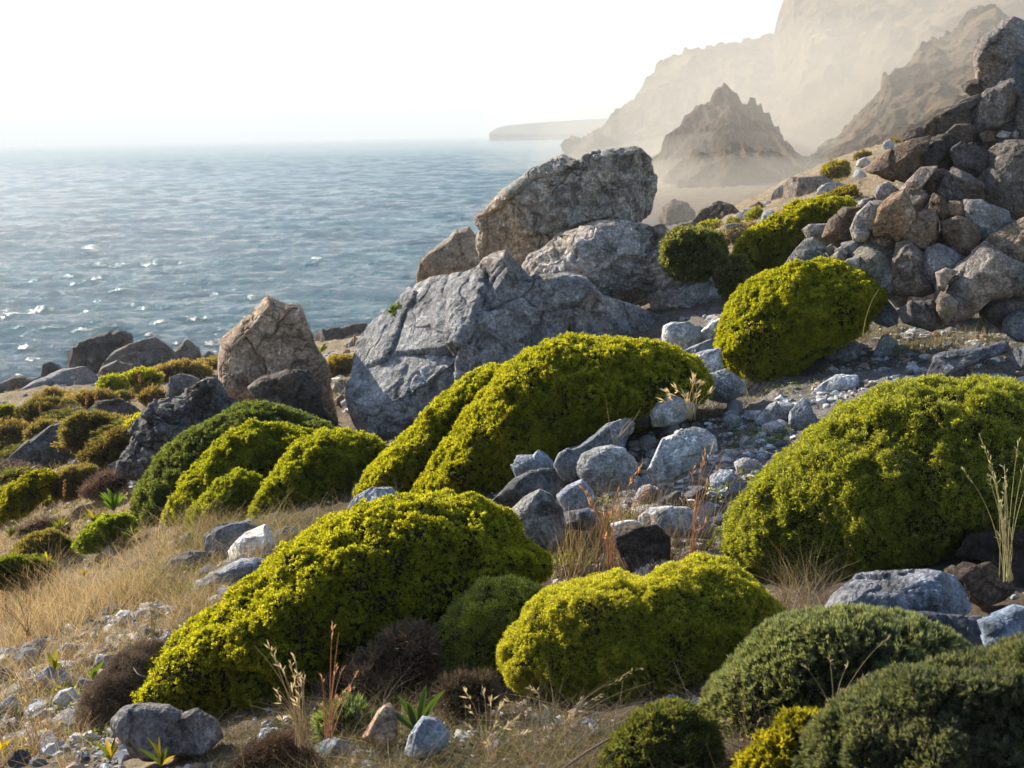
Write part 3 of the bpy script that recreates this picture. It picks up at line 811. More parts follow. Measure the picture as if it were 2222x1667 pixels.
rock('rock', 'rock', 'pale grey slab sloping up to the right in front of the shore rocks',
     [(14,880),(50,845),(77,828),(134,801),(181,795),(205,812),(220,838),(234,853),(187,868),(100,880),(50,892)], D=31, t=45, tint=(.21,.22,.235), facets=8, amp=.04, rough=.4, big=True, group=SR)
rock('rock', 'rock', 'dark split rock at the left edge of the view by the water',
     [(-60,870),(-30,835),(0,832),(30,816),(67,821),(88,818),(60,848),(34,868),(0,885)], D=33, t=32, tint=(.12,.115,.11), amp=.09, big=True, group=SR)
rock('rock', 'rock', 'low rounded rock half covered with brown brush below the layered shore rock',
     [(208,824),(222,796),(255,782),(291,794),(290,815),(254,828)], D=32, t=30, tint=(.15,.14,.125), amp=.06, group=SR)
rock('rock', 'rock', 'dark low rocks on the shore between the pointed and the huge boulder',
     [(670,742),(678,724),(700,712),(740,710),(770,704),(800,700),(805,745),(740,752),(690,750)], D=44, t=30, tint=(.10,.09,.085), amp=.1, big=True, group=SR)
rock('rock', 'rock', 'dark rounded rock humped among the brown cushions on the left slope',
     [(188,895),(214,871),(258,864),(291,880),(310,901),(296,920),(262,930),(214,912)], D=16.5, t=32, tint=(.085,.078,.075), amp=.06, big=True)
rock('rock', 'rock', 'long dark slab lying below the brown bushes at the left',
     [(23,1000),(60,962),(107,925),(151,906),(192,898),(200,930),(196,985),(150,1015),(100,1026),(40,1020)], D=14.2, t=50, tint=(.105,.108,.12), amp=.05, facets=8, big=True)
# rocks farther up the right-hand slope
rock('rock', 'rock', 'hazy brown flat-topped boulder on the grassy slope left of the dry stone pile',
     [(1699,440),(1701,402),(1716,385),(1784,380),(1807,396),(1815,420),(1767,442)], t=42, tint=(.22,.18,.15), amp=.05, big=True)
rock('rock', 'rock', 'paler hazy rock touching the left side of the flat-topped boulder',
     [(1668,440),(1679,412),(1697,400),(1706,420),(1704,444)], t=20, tint=(.22,.20,.18), amp=.06, big=True)
rock('rock', 'rock', 'low grey hazy rocks at the misty edge of the grassy slope',
     [(1583,492),(1592,470),(1612,455),(1640,449),(1652,462),(1640,486)], D=None, t=24, tint=(.20,.20,.20), amp=.1)
rock('rock', 'rock', 'small pale stone in the dry grass near the top of the far slope',
     [(1857,362),(1862,347),(1877,341),(1889,350),(1888,364)], D=None, t=12, kind='pale', amp=.05)

rock('boulder', 'boulder', 'added rock tinted dark for shade in the hollow behind broad slab and huge boulder',
     [(1090,600),(1140,575),(1300,560),(1500,560),(1600,600),(1600,700),(1500,740),(1300,730),(1150,690)], D=13.4, t=60, tint=(.13,.12,.11), amp=.08, sub=6, big=True)  # fills the gap between boulders; dark tint stands for the hollow's shade

FR = 'hazy rocks below the crag'
for lab, pts, D in [('hazy dark rock at the left foot of the crag, just right of the perched boulder', [(1425,486),(1436,452),(1462,432),(1490,440),(1508,462),(1512,488)], 135),
    ('broad hazy rock below the middle of the crag', [(1500,484),(1522,455),(1560,436),(1590,446),(1612,468),(1616,486)], 150),
    ('small hazy rock right of the broad one below the crag', [(1604,478),(1622,452),(1645,440),(1668,452),(1676,474)], 145),
    ('low hazy rock at the mist line behind the olive bush', [(1450,506),(1470,488),(1500,482),(1530,490),(1545,508)], 100)]:
    rock('rock', 'rock', lab, pts, D=None, t=26, tint=(.17, .135, .105), amp=.12, sub=5, big=True, group=FR)
# ------------------------------------------------------------------ the tumbled dry stone pile on the right
DW = 'stones of the dry stone pile'
def wst(label, pts, kind='grey', D=8.4, t=None, **kw):
    kw.setdefault('facets', 5); kw.setdefault('amp', .075); kw.setdefault('power', .55); kw.setdefault('rough', .6)
    pts = np.asarray(pts, float)
    c = pts.mean(0); pts = c + (pts - c) * 1.09
    kw.setdefault('tint', tuple((np.array(ROCKC[kind]) * .72 + np.array((.20, .175, .155)) * .28) * np.array((.76, .69, .63) if kind in ('blue', 'pale', 'grey', 'slate', 'dark') else (.85, .80, .75))))
    return rock('stone', 'stone', label, pts, kind, D=D, t=t, group=DW, **kw)
wst('tall blue-grey stone standing on the very top of the pile', [(2120,121),(2128,89),(2157,71),(2169,53),(2189,47),(2204,54),(2220,74),(2228,100),(2206,136),(2199,172),(2182,183),(2146,194),(2131,170),(2122,143)], 'blue', 8.9)
wst('brown stone at the right edge beside the tall top stone', [(2193,128),(2205,103),(2225,92),(2275,105),(2275,155),(2216,156),(2195,145)], 'brown', 9.0)
wst('small dark stone sticking out left under the tall top stone', [(2090,188),(2099,179),(2129,168),(2150,195),(2122,215),(2104,204)], 'dark', 8.95)
wst('large veined blue-grey stone under the tall top stone', [(2097,241),(2119,217),(2144,195),(2182,183),(2195,201),(2204,226),(2193,255),(2166,273),(2120,286),(2104,271)], 'blue', 8.7)
wst('white lumpy stone near the top at the right edge', [(2186,188),(2204,174),(2225,178),(2262,200),(2250,225),(2204,223),(2190,210)], 'white', 8.75)
wst('thin dark wedge above the white lumpy stone', [(2189,167),(2222,151),(2262,158),(2255,182),(2207,180)], 'slate', 8.85)
wst('narrow dark stone under the white lumpy stone', [(2196,258),(2202,221),(2220,219),(2214,255),(2205,275)], 'slate', 8.65)
wst('grey stone cut by the right edge in the upper pile', [(2209,252),(2222,222),(2290,235),(2290,332),(2222,312),(2209,284)], 'grey', 8.55)
wst('long dark stone sloping down left in the upper pile', [(2004,299),(2017,268),(2039,248),(2081,224),(2119,213),(2122,222),(2099,240),(2104,270),(2057,288),(2030,304)], 'dark', 8.75)
wst('dark stone wedged below the long dark sloping stone', [(2051,288),(2066,271),(2102,270),(2121,288),(2117,306),(2084,306)], 'slate', 8.6)
wst('small dark cornered stone at the left end of the upper course', [(1962,306),(1974,284),(1992,276),(2014,279),(2006,300),(1976,316)], 'dark', 8.8)
wst('pointed stone jutting out to the left like a beak', [(1888,369),(1912,343),(1956,314),(2008,302),(2004,340),(1996,372),(1980,396),(1967,394),(1925,381),(1900,374)], 'brown', 8.5, t=42)
wst('tall dark slab behind the beak-shaped stone', [(1992,369),(2003,318),(2017,300),(2057,299),(2090,311),(2068,326),(2074,352),(2059,362),(2048,376),(2020,380),(1999,400),(1985,400)], 'dark', 8.5, t=48)
wst('big grey slab slanting down left below the beak-shaped stone', [(1957,410),(1978,388),(1994,367),(2028,365),(2003,398),(1997,408),(2019,428),(1996,459),(1968,470),(1950,441)], 'grey', 8.2, t=42)
wst('brown squarish stone right of the slanting grey slab', [(1995,399),(2025,367),(2056,374),(2041,412),(2021,429),(2000,412)], 'brown', 8.3)
wst('dark stone with a pale left corner in the upper middle of the pile', [(2062,326),(2084,308),(2111,318),(2140,334),(2140,369),(2126,389),(2100,385),(2078,362),(2068,345)], 'slate', 8.35)
wst('stone with a light blue left face in the middle of the pile', [(2034,412),(2042,390),(2070,367),(2100,381),(2128,402),(2122,434),(2095,438),(2050,436)], 'slate', 8.15)
wst('small dark wedge next to the giant round stone', [(2080,404),(2128,402),(2136,434),(2102,439)], 'dark', 8.05)
wst('giant round stone at the right edge with pale patches', [(2124,401),(2137,367),(2142,342),(2166,318),(2222,312),(2310,320),(2330,400),(2300,450),(2222,462),(2175,460),(2137,436)], 'grey', 8.2, t=70)
wst('smooth blue-grey stone below the giant round stone', [(2100,474),(2094,437),(2129,439),(2180,461),(2187,484),(2160,508),(2138,532),(2119,515),(2100,490)], 'blue', 7.95)
wst('large tan stone at the right edge below the dark gap', [(2138,528),(2153,510),(2195,488),(2226,476),(2295,495),(2305,560),(2224,581),(2175,564),(2151,546)], 'tan', 7.8, t=55)
wst('small tan block wedged in the middle course', [(2055,450),(2061,437),(2091,437),(2101,457),(2091,468),(2061,465)], 'tan', 8.0)
wst('grey-brown angular stone left of the small tan block', [(2013,434),(2030,423),(2046,432),(2061,463),(2039,476),(2026,486),(2018,460)], 'brown', 8.05)
wst('pale brown broad stone at the left of the middle course', [(1912,447),(1936,425),(1958,414),(1971,443),(1985,472),(1967,510),(1947,519),(1930,505),(1903,508),(1894,481)], 'tan', 7.95)
wst('grey pear-shaped stone in the centre of the lower pile', [(1965,517),(1970,495),(1983,466),(2019,456),(2031,481),(2032,513),(2010,543),(1976,532)], 'grey', 7.9)
wst('rust and grey wedge pointing down in the lower pile', [(2046,486),(2075,472),(2102,479),(2121,517),(2115,537),(2086,564),(2064,528),(2052,508)], 'brown', 7.85)
wst('dark brown chink stone left of the rusty wedge', [(2023,528),(2032,486),(2050,483),(2068,531),(2048,539)], 'brown', 8.0)
wst('tall stone with a pale blue left edge in the bottom course', [(1998,571),(2015,541),(2035,533),(2065,545),(2086,562),(2077,584),(2046,592),(2041,634),(2023,633),(2003,598)], 'blue', 7.8)
wst('broad dark grey stone left of the pale-edged tall stone', [(1939,571),(1947,530),(1976,531),(2001,553),(2005,596),(2025,632),(1985,645),(1950,634),(1943,590)], 'grey', 7.85)
wst('greenish rough stone at the left foot of the pile', [(1858,555),(1882,529),(1930,551),(1947,571),(1951,634),(1914,642),(1885,604),(1860,584)], 'grey', 7.95, tint=(.16,.17,.165))
wst('dark brown hollowed stone under the pale brown broad stone', [(1881,508),(1912,502),(1949,515),(1954,540),(1923,556),(1889,539)], 'brown', 8.05)
wst('light grey cracked stone at the left shoulder of the pile', [(1849,495),(1862,463),(1894,437),(1920,441),(1900,472),(1890,500),(1880,523),(1857,519)], 'pale', 8.0)
wst('round brown stone at the left end of the pile', [(1789,514),(1802,478),(1836,452),(1874,450),(1866,478),(1853,500),(1862,521),(1820,534)], 'brown', 8.3)
wst('pale grey stone left of the round brown stone', [(1742,500),(1757,489),(1800,486),(1795,512),(1792,534),(1757,520)], 'pale', 8.5)
wst('white-topped stone in front of the pale grey one', [(1726,545),(1748,520),(1764,517),(1792,537),(1784,553),(1757,548)], 'white', 8.2)
wst('blue-grey stone under the white-topped stone', [(1710,570),(1724,545),(1757,543),(1787,553),(1800,565),(1770,585),(1735,585)], 'blue', 8.1)
wst('pale oval stone balanced on the left shoulder of the pile', [(1898,416),(1909,403),(1925,396),(1949,414),(1934,431),(1918,442),(1902,430)], 'pale', 8.35)
wst('small blue-grey stone left of the pale oval stone', [(1858,450),(1871,434),(1902,427),(1889,446),(1880,456)], 'blue', 8.4)
wst('huge dark stone bulging at the bottom right of the pile', [(2050,600),(2075,591),(2084,574),(2111,558),(2135,535),(2175,564),(2211,580),(2280,585),(2280,632),(2202,643),(2147,647),(2110,680),(2055,705),(2037,678),(2041,632)], 'grey', 7.6, t=70, tint=(.165,.155,.15))
wst('small pale cornered stone left of the huge bottom stone', [(2032,593),(2052,583),(2075,591),(2058,610),(2050,631),(2039,634)], 'pale', 7.5)
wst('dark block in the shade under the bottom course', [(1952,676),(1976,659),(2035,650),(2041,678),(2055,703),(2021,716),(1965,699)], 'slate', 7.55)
wst('pinkish crumbling stone under the bottom course', [(1972,660),(1976,643),(2003,647),(2037,632),(2039,652),(2000,662)], 'pink', 7.75)
wst('pale-tipped stone pointing down under the huge bottom stone', [(2034,655),(2043,632),(2075,655),(2070,682),(2053,703),(2037,680)], 'tan', 7.42)
wst('dark rounded stone at the right edge under the pile', [(2136,682),(2144,654),(2175,640),(2205,645),(2290,660),(2280,700),(2180,712)], 'slate', 7.7)
wst('light grey stone by the small white one low on the left shoulder', [(1800,560),(1819,545),(1833,563),(1820,575)], 'pale', 8.0)
wst('small white stone low on the left shoulder', [(1811,545),(1826,535),(1839,550),(1829,560)], 'white', 8.05)
wst('white streaked stone just above the rounded green cushion', [(1825,575),(1840,563),(1864,558),(1865,590),(1842,592)], 'white', 7.9)
wst('small grey stone right of the white-topped one', [(1790,540),(1804,529),(1813,545),(1800,556)], 'grey', 8.1)
wst('greenish slab on the low left shoulder', [(1826,528),(1866,521),(1876,540),(1850,560),(1835,556)], 'grey', 8.1, tint=(.19,.20,.20))
wst('brown chip among the small stones near the top', [(2126,292),(2141,284),(2161,288),(2163,303),(2138,311)], 'brown', 8.5)
wst('small white chip near the top right of the pile', [(2163,296),(2173,284),(2192,288),(2186,302)], 'white', 8.45)
wst('round pale chip at the top right beside the white one', [(2194,294),(2202,283),(2210,290),(2206,304)], 'pale', 8.45)
wst('tiny pink pebble lying on the giant round stone', [(2147,325),(2156,316),(2165,317),(2158,327)], 'pink', 7.75)
wst('small dark stone in the black gap under the giant round stone', [(2184,493),(2196,477),(2206,483),(2190,497)], 'slate', 8.0)
# dark-toned backing body inside the pile, closing the gaps between its stones
o = rock('rubble', 'rubble', 'dark-toned rubble backing behind the gaps inside the dry stone pile',
     [(1800,560),(1880,470),(1930,440),(1990,400),(2010,330),(2060,280),(2120,240),(2150,180),(2190,120),(2250,150),(2300,330),(2340,640),(2200,670),(2100,680),(1960,670),(1880,600)],
     D=9.1, t=110, kind='dark', facets=0, amp=.06, sub=6, power=.8)
o['kind'] = 'stuff'
# ------------------------------------------------------------------ loose stones lying on the slope
def st(label, pts, kind='grey', **kw):
    kw.setdefault('facets', 5); kw.setdefault('amp', .075); kw.setdefault('power', .58)
    return rock('stone', 'stone', label, pts, kind, **kw)
MS = 'loose stones between the green cushions'
st('notched pale stone standing at the foot of the large middle cushion', [(1107,1010),(1122,990),(1142,988),(1157,987),(1168,976),(1187,987),(1200,1005),(1199,1030),(1160,1050),(1119,1045)], 'blue', D=6.35, group=MS)
st('dark veined stone below the notched pale stone', [(1066,1092),(1090,1065),(1113,1041),(1151,1022),(1198,1019),(1218,1046),(1224,1060),(1202,1085),(1150,1115),(1097,1121)], 'slate', D=6.0, group=MS, tint=(.17,.17,.18))
st('long blue-grey stone leaning on the right foot of the large middle cushion', [(1200,1010),(1213,985),(1258,967),(1294,941),(1318,920),(1365,906),(1380,918),(1374,947),(1354,980),(1303,995),(1254,1036),(1222,1050)], 'blue', D=6.6, group=MS, tint=(.17,.19,.225))
st('rounded grey stone in front of the long blue-grey one', [(1252,1005),(1262,985),(1294,972),(1325,968),(1354,978),(1386,1005),(1375,1032),(1357,1060),(1303,1070),(1267,1053),(1254,1028)], 'grey', D=6.0, group=MS, tint=(.25,.255,.26))
st('slanted grey stone below the rounded grey one', [(1202,1080),(1231,1055),(1263,1041),(1285,1064),(1291,1088),(1276,1108),(1227,1116)], 'blue', D=5.75, group=MS)
st('large domed grey stone right of the front cushion top', [(1097,1121),(1140,1081),(1173,1062),(1195,1073),(1220,1102),(1229,1142),(1218,1175),(1190,1205),(1150,1200),(1125,1160)], 'grey', D=5.45, group=MS, tint=(.24,.235,.22))
st('flat-topped stone beside the large domed grey stone', [(1222,1114),(1250,1107),(1276,1103),(1292,1108),(1300,1132),(1276,1150),(1233,1152)], 'slate', D=5.55, group=MS)
st('small upright oval stone at the right foot of the middle cushion', [(1365,904),(1374,882),(1390,873),(1405,879),(1413,900),(1405,928),(1385,925)], 'slate', D=6.9, group=MS, tint=(.16,.17,.20))
st('pale grass-covered stone right of the small upright oval stone', [(1411,897),(1427,872),(1458,857),(1481,867),(1505,876),(1510,890),(1499,903),(1472,918),(1445,928),(1416,926)], 'pale', D=6.85, group=MS, tint=(.30,.31,.32))
st('big pale fractured stone on the bare slope left of the large right cushion', [(1405,1023),(1417,999),(1428,972),(1437,951),(1462,942),(1480,931),(1507,924),(1531,932),(1551,951),(1554,978),(1522,1003),(1487,1035),(1458,1048),(1419,1048)], 'pale', D=6.0, group=MS, tint=(.33,.36,.395))
st('pale stone with a shaded underside below the fractured stone', [(1377,1079),(1386,1059),(1410,1050),(1430,1061),(1438,1081),(1422,1099),(1401,1108),(1385,1095)], 'pale', group=MS)
st('wide flat white slab in the middle of the slope', [(1388,1124),(1410,1104),(1449,1096),(1491,1100),(1513,1112),(1526,1130),(1565,1157),(1549,1172),(1500,1165),(1458,1165),(1422,1152),(1393,1141)], 'white', D=5.35, group=MS, tint=(.42,.44,.46))
st('narrow white ledge left of the wide flat slab', [(1324,1137),(1350,1130),(1375,1128),(1400,1141),(1385,1152),(1362,1155),(1335,1158)], 'white', D=5.25, group=MS)
st('dark brown rock half hidden behind dry stalks', [(1330,1152),(1350,1146),(1367,1138),(1400,1145),(1424,1141),(1453,1168),(1455,1215),(1403,1250),(1362,1240),(1337,1190)], 'brown', D=5.0, group=MS, tint=(.10,.075,.06))
st('small cream stone right of the fractured stone', [(1560,987),(1569,977),(1598,982),(1596,998),(1585,1010),(1567,1007)], 'pale', group=MS)
st('blue-grey stone standing in low herbs below the small cream stone', [(1541,1065),(1543,1034),(1563,1018),(1590,1022),(1599,1041),(1576,1061),(1556,1080)], 'blue', group=MS, tint=(.26,.29,.34))
st('small blue stone touching the top of the one standing in herbs', [(1587,1010),(1603,1000),(1617,1008),(1611,1023),(1597,1031)], 'blue', group=MS)
st('round blue-grey stone just left of the large right cushion', [(1635,996),(1648,980),(1665,980),(1688,990),(1678,1012),(1643,1015)], 'blue', group=MS)
st('smaller stone under the round blue-grey stone', [(1624,1040),(1631,1022),(1652,1021),(1649,1041),(1635,1048)], 'blue', group=MS)
st('bright white chip under the fractured stone', [(1440,1052),(1447,1047),(1462,1046),(1464,1056),(1447,1064)], 'white', group=MS)
st('white chip by the left edge of the large right cushion', [(1539,1134),(1550,1122),(1562,1119),(1580,1122),(1562,1138)], 'white', group=MS)
st('grey chip below the stone standing in herbs', [(1498,1086),(1508,1072),(1522,1068),(1534,1076),(1520,1090)], 'blue', group=MS)
st('rounded pale stone on the bare ground near the large right cushion', [(1640,913),(1653,895),(1671,878),(1697,871),(1722,877),(1722,905),(1705,930),(1685,942),(1653,944)], 'pale', D=6.9, group=MS, tint=(.32,.33,.345))
st('peaked grey stone pressed against the rounded pale one', [(1713,893),(1730,875),(1744,862),(1758,873),(1771,911),(1753,935),(1729,943),(1712,939)], 'blue', D=6.75, group=MS, tint=(.22,.24,.265))
st('cracked whitish stone at the left of the bare ground', [(1564,913),(1574,893),(1590,889),(1602,895),(1605,913),(1590,928),(1570,926)], 'pale', group=MS)
st('wedge of pale stone between the cracked whitish stone and the rounded pale one', [(1604,905),(1626,891),(1655,891),(1642,908),(1613,923)], 'pale', group=MS)
st('white cube-like stone at the upper end of the large middle cushion', [(1436,731),(1440,708),(1456,700),(1496,698),(1517,714),(1530,745),(1503,752),(1490,768),(1440,758)], 'white', D=8.6, group=MS)
st('white and grey stone right of the cube-like stone', [(1517,724),(1543,698),(1563,690),(1578,700),(1575,735),(1540,748),(1528,742)], 'white', D=8.7, group=MS, tint=(.42,.44,.46))
st('grey slab under the two white stones', [(1467,770),(1501,752),(1563,728),(1575,752),(1530,772),(1487,782)], 'blue', D=8.3, group=MS)
st('smooth pale stone touching the left of the upper right cushion', [(1485,778),(1525,762),(1563,755),(1570,800),(1534,812),(1512,794)], 'pale', D=7.9, group=MS)
st('striped grey stone below the upper right cushion', [(1534,845),(1539,812),(1574,800),(1598,816),(1615,830),(1617,854),(1574,875),(1541,868)], 'blue', D=7.4, group=MS, tint=(.27,.285,.31))
st('low pale ledge on the bare ground below the upper right cushion', [(1746,868),(1782,834),(1815,814),(1861,814),(1863,840),(1809,856),(1765,870)], 'pale', group=MS, tint=(.35,.37,.40))
st('tan-bottomed round stone right of the upper right cushion', [(1789,780),(1809,753),(1830,735),(1848,731),(1871,755),(1861,778),(1830,795),(1806,800)], 'pale', group=MS, tint=(.30,.31,.32))
st('white shark-tooth stone on the bare ground', [(1887,782),(1903,752),(1912,730),(1927,725),(1946,741),(1949,760),(1930,772),(1908,784)], 'pale', group=MS)
st('small pale cube stone beyond the shark-tooth stone', [(1963,722),(1975,713),(1989,716),(1997,734),(1981,741),(1967,736)], 'pale', group=MS)
st('flat white stone in the dry tufts below the pile', [(2094,742),(2112,738),(2130,736),(2134,745),(2106,757),(2096,753)], 'white', group=MS)
st('long low slate-blue rock between the pile and the large right cushion', [(2014,815),(2030,777),(2075,760),(2129,754),(2178,742),(2182,761),(2111,790),(2066,810),(2019,830)], 'slate', group=MS, D=7.1)
st('slate-blue stone beside the upper right cushion at the foot of the pile', [(1892,678),(1902,656),(1916,647),(1930,658),(1953,683),(1947,703),(1927,712),(1898,699)], 'blue', D=8.0, group=MS, tint=(.20,.22,.26))
st('domed dark grey stone at the right edge below the pile', [(2174,716),(2184,687),(2202,673),(2230,676),(2290,700),(2280,745),(2205,742)], 'slate', D=7.5, group=MS, tint=(.15,.16,.18))
st('little pale stones cluster stone left of the domed dark grey stone', [(2169,737),(2180,728),(2198,720),(2213,732),(2209,744),(2181,746)], 'pale', group=MS)
st('dark grey stone at the right edge above the large right cushion', [(2194,779),(2202,759),(2225,749),(2280,760),(2280,805),(2207,804)], 'slate', D=6.9, group=MS)
st('small bluish stone peeping over the large right cushion', [(1880,860),(1892,842),(1907,834),(1915,848),(1903,862)], 'blue', group=MS)
st('tiny slate stone left of the one peeping over the cushion', [(1856,850),(1868,838),(1878,848),(1868,857)], 'slate', group=MS)
st('pale flat stone on the gravel under the long low slate-blue rock', [(1986,820),(2003,812),(2019,813),(2012,828),(1994,829)], 'pale', group=MS)
st('small reddish stone near the tan-bottomed round stone', [(1785,812),(1792,797),(1806,794),(1812,808),(1798,818)], 'pink', group=MS, tint=(.30,.2,.16))
# lower left stones
LS = 'stones in the dry grass at the lower left'
st('rounded dark grey stone behind the white stone', [(443,1196),(447,1166),(468,1142),(500,1134),(535,1134),(558,1142),(552,1180),(530,1220),(495,1224),(468,1212)], 'slate', D=7.0, group=LS, tint=(.18,.19,.21))
st('bright white jagged stone left of the big front cushion', [(495,1196),(519,1166),(552,1149),(577,1138),(599,1170),(613,1192),(602,1216),(552,1226),(505,1224)], 'white', D=6.75, group=LS, tint=(.66,.66,.65), amp=.08, facets=12)
st('long grey stone lying in front of the white jagged stone', [(413,1301),(418,1269),(468,1239),(522,1215),(560,1212),(585,1217),(597,1234),(535,1273),(468,1302),(430,1310)], 'blue', D=6.3, group=LS, tint=(.26,.28,.31))
st('dark stone left of the long grey stone', [(353,1242),(368,1209),(411,1195),(448,1198),(464,1219),(435,1248),(375,1260)], 'slate', D=6.9, group=LS, tint=(.15,.16,.185))
st('dark flat stone right of the white jagged stone', [(590,1166),(619,1142),(662,1144),(676,1162),(640,1186),(610,1190)], 'slate', D=7.0, group=LS)
st('smooth blue-grey stone between the two big front cushions', [(755,1103),(770,1079),(807,1057),(850,1060),(878,1082),(850,1115),(800,1120)], 'blue', D=6.1, group=LS, tint=(.22,.24,.27))
st('large oblong grey stone at the foot of the big front cushion', [(243,1600),(246,1564),(268,1541),(318,1534),(361,1532),(395,1549),(428,1536),(468,1564),(482,1600),(440,1635),(335,1648),(268,1640)], 'grey', D=3.85, group=LS, tint=(.20,.195,.20))
st('pale blue stone at the left under the dead grey bush', [(70,1490),(80,1464),(100,1450),(117,1442),(140,1459),(166,1485),(127,1504),(90,1500)], 'blue', group=LS)
st('white roundish stone below the pale blue one', [(115,1522),(128,1500),(154,1492),(174,1517),(144,1541)], 'pale', group=LS)
st('pale broken stone at the left edge low in the view', [(-25,1550),(0,1526),(23,1508),(40,1522),(52,1543),(33,1568),(0,1568)], 'pale', group=LS)
st('grey-brown stone in the bottom left corner', [(-30,1600),(0,1566),(27,1559),(45,1577),(44,1610),(0,1622)], 'tan', group=LS)
st('small bluish stone between the white roundish stone and the corner', [(62,1562),(78,1548),(96,1540),(119,1550),(100,1573)], 'blue', group=LS)
st('grey stone in golden grass left of the dead grey bush', [(123,1415),(144,1395),(174,1399),(183,1413),(140,1433)], 'blue', group=LS)
st('pale stone above the dead grey bush', [(203,1444),(210,1423),(241,1421),(260,1436),(234,1453)], 'pale', group=LS)
st('small grey stone touching the dead grey bush', [(165,1498),(173,1470),(198,1478),(199,1500)], 'blue', group=LS)
st('rounded grey stone at the left edge beside the golden grass', [(-25,1480),(0,1452),(22,1449),(45,1480),(17,1500),(0,1500)], 'grey', group=LS)
st('flat stone in the grass above the dead grey bush', [(229,1405),(258,1385),(283,1392),(254,1409)], 'blue', group=LS)
st('dark stone at the upper left of the front cushion', [(276,1414),(294,1383),(335,1369),(363,1380),(330,1408)], 'slate', group=LS)
st('small stone in the straw left of the front cushion', [(240,1368),(248,1347),(262,1344),(276,1358),(262,1372)], 'blue', group=LS)
st('small grey stone in tall grass below the left cushions', [(282,1230),(298,1212),(318,1220),(312,1238)], 'blue', group=LS)
st('brownish stone right of the small dark green dome', [(215,1208),(232,1184),(264,1195),(258,1218)], 'slate', group=LS)
st('small pale stone near the bottom left', [(172,1616),(187,1589),(202,1604),(188,1624)], 'pale', group=LS)
st('tiny flat stone at the bottom left', [(180,1646),(205,1627),(222,1632),(204,1648)], 'blue', group=LS)
st('low stone under the tall straw stalks at the front', [(645,1556),(680,1520),(715,1512),(742,1532),(700,1560)], 'slate', group=LS, tint=(.17,.18,.20))
st('rounded stone at the bottom edge under the straw stalks', [(684,1618),(720,1601),(765,1612),(782,1645),(735,1665),(690,1650)], 'blue', group=LS, tint=(.17,.19,.23))
CS = 'stones at the bottom centre'
st('pale blue pyramid stone at the bottom centre', [(877,1637),(887,1597),(917,1556),(947,1559),(974,1587),(973,1614),(941,1638),(900,1648)], 'blue', D=3.35, group=CS, tint=(.30,.345,.41))
st('rough brown stone standing left of the pale blue pyramid', [(790,1599),(810,1560),(827,1534),(847,1519),(860,1564),(860,1628),(817,1630)], 'brown', D=3.5, group=CS, tint=(.22,.165,.12))
st('blue stone in the shade right of the broad leaves', [(992,1547),(1005,1525),(1024,1509),(1056,1530),(1043,1554)], 'blue', group=CS)
st('grey-brown stone under the round front cushion', [(1106,1550),(1138,1517),(1163,1532),(1150,1553)], 'tan', group=CS, tint=(.2,.18,.165))
st('thin upright grey stone under the round front cushion', [(1173,1572),(1184,1532),(1200,1542),(1197,1583)], 'slate', group=CS)
st('small stone at the bottom edge below the pale blue pyramid', [(815,1650),(835,1630),(865,1632),(872,1655),(840,1668)], 'grey', group=CS)
RS = 'big shaded rocks at the lower right'
st('big blue rock with a pale cracked top below the large right cushion', [(1785,1335),(1809,1293),(1866,1250),(1933,1231),(2017,1238),(2067,1252),(2097,1279),(2107,1320),(2060,1350),(1950,1365),(1850,1360)], 'blue', D=3.75, group=RS, tint=(.185,.225,.30), rough=.9, amp=.065)
st('dark blue rock continuing down right of the big blue one', [(1899,1330),(1960,1325),(2017,1328),(2127,1338),(2137,1397),(2133,1450),(2067,1424),(1983,1360)], 'slate', D=3.6, group=RS, tint=(.085,.10,.13))
st('blue rock at the right edge above the dark spiky cushion', [(2127,1346),(2171,1330),(2205,1315),(2232,1320),(2290,1335),(2290,1410),(2222,1424),(2168,1437),(2140,1400)], 'blue', D=3.4, group=RS, tint=(.17,.215,.29))
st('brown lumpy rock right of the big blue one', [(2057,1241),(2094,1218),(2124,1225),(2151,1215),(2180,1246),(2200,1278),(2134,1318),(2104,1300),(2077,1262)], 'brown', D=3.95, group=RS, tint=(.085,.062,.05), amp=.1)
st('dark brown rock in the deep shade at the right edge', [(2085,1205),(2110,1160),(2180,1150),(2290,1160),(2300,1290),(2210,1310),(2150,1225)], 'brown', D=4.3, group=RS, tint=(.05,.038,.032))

# small fragments one can count but not tell apart: a few shapes, copied
def fragments(label, group, poly, n, y0, y1, s0, s1, seed, kinds, cf=2.0):
    P, rs = scatter(poly, n, y0, y1, seed, 1.0, cf)
    for i, p in enumerate(P):
        src = PROTO[rs.randint(len(PROTO))]
        o = src.copy() if i or src.users_collection else src
        if not o.users_collection: COL.objects.link(o)
        s = s0 * (s1 / s0) ** (rs.rand() ** 1.8)
        o.location = (p[0], p[1], p[2] + s * .12); o.rotation_euler = (rs.uniform(-.5, .5), rs.uniform(-.5, .5), rs.uniform(0, 6.28))
        o.scale = (s * rs.uniform(.8, 1.3), s * rs.uniform(.7, 1.1), s * rs.uniform(.55, .95))
        c = np.array(ROCKC[kinds[rs.randint(len(kinds))]]) * rs.uniform(.8, 1.15); o.color = (*c, 1)
        tag(o, label, 'stone', group)
def proto_stone(seed):
    rng = np.random.RandomState(seed); S, T = ico(4); V = S.copy()
    for k in range(11):
        n = rng.normal(size=3); n /= np.linalg.norm(n); h = V @ n; V = V - n[None] * (np.maximum(h - rng.uniform(.5, .85), 0) * .95)[:, None]
    V = V * (1 + .16 * fbm(V * 1.6 + seed, 4)[:, None] + .05 * fbm(V * 6 + seed, 3, mode=1)[:, None])
    o = mesh('stone_fragment', V, T, M_ROCK, True); COL.objects.unlink(o); return o
PROTO = [proto_stone(k) for k in range(9)]
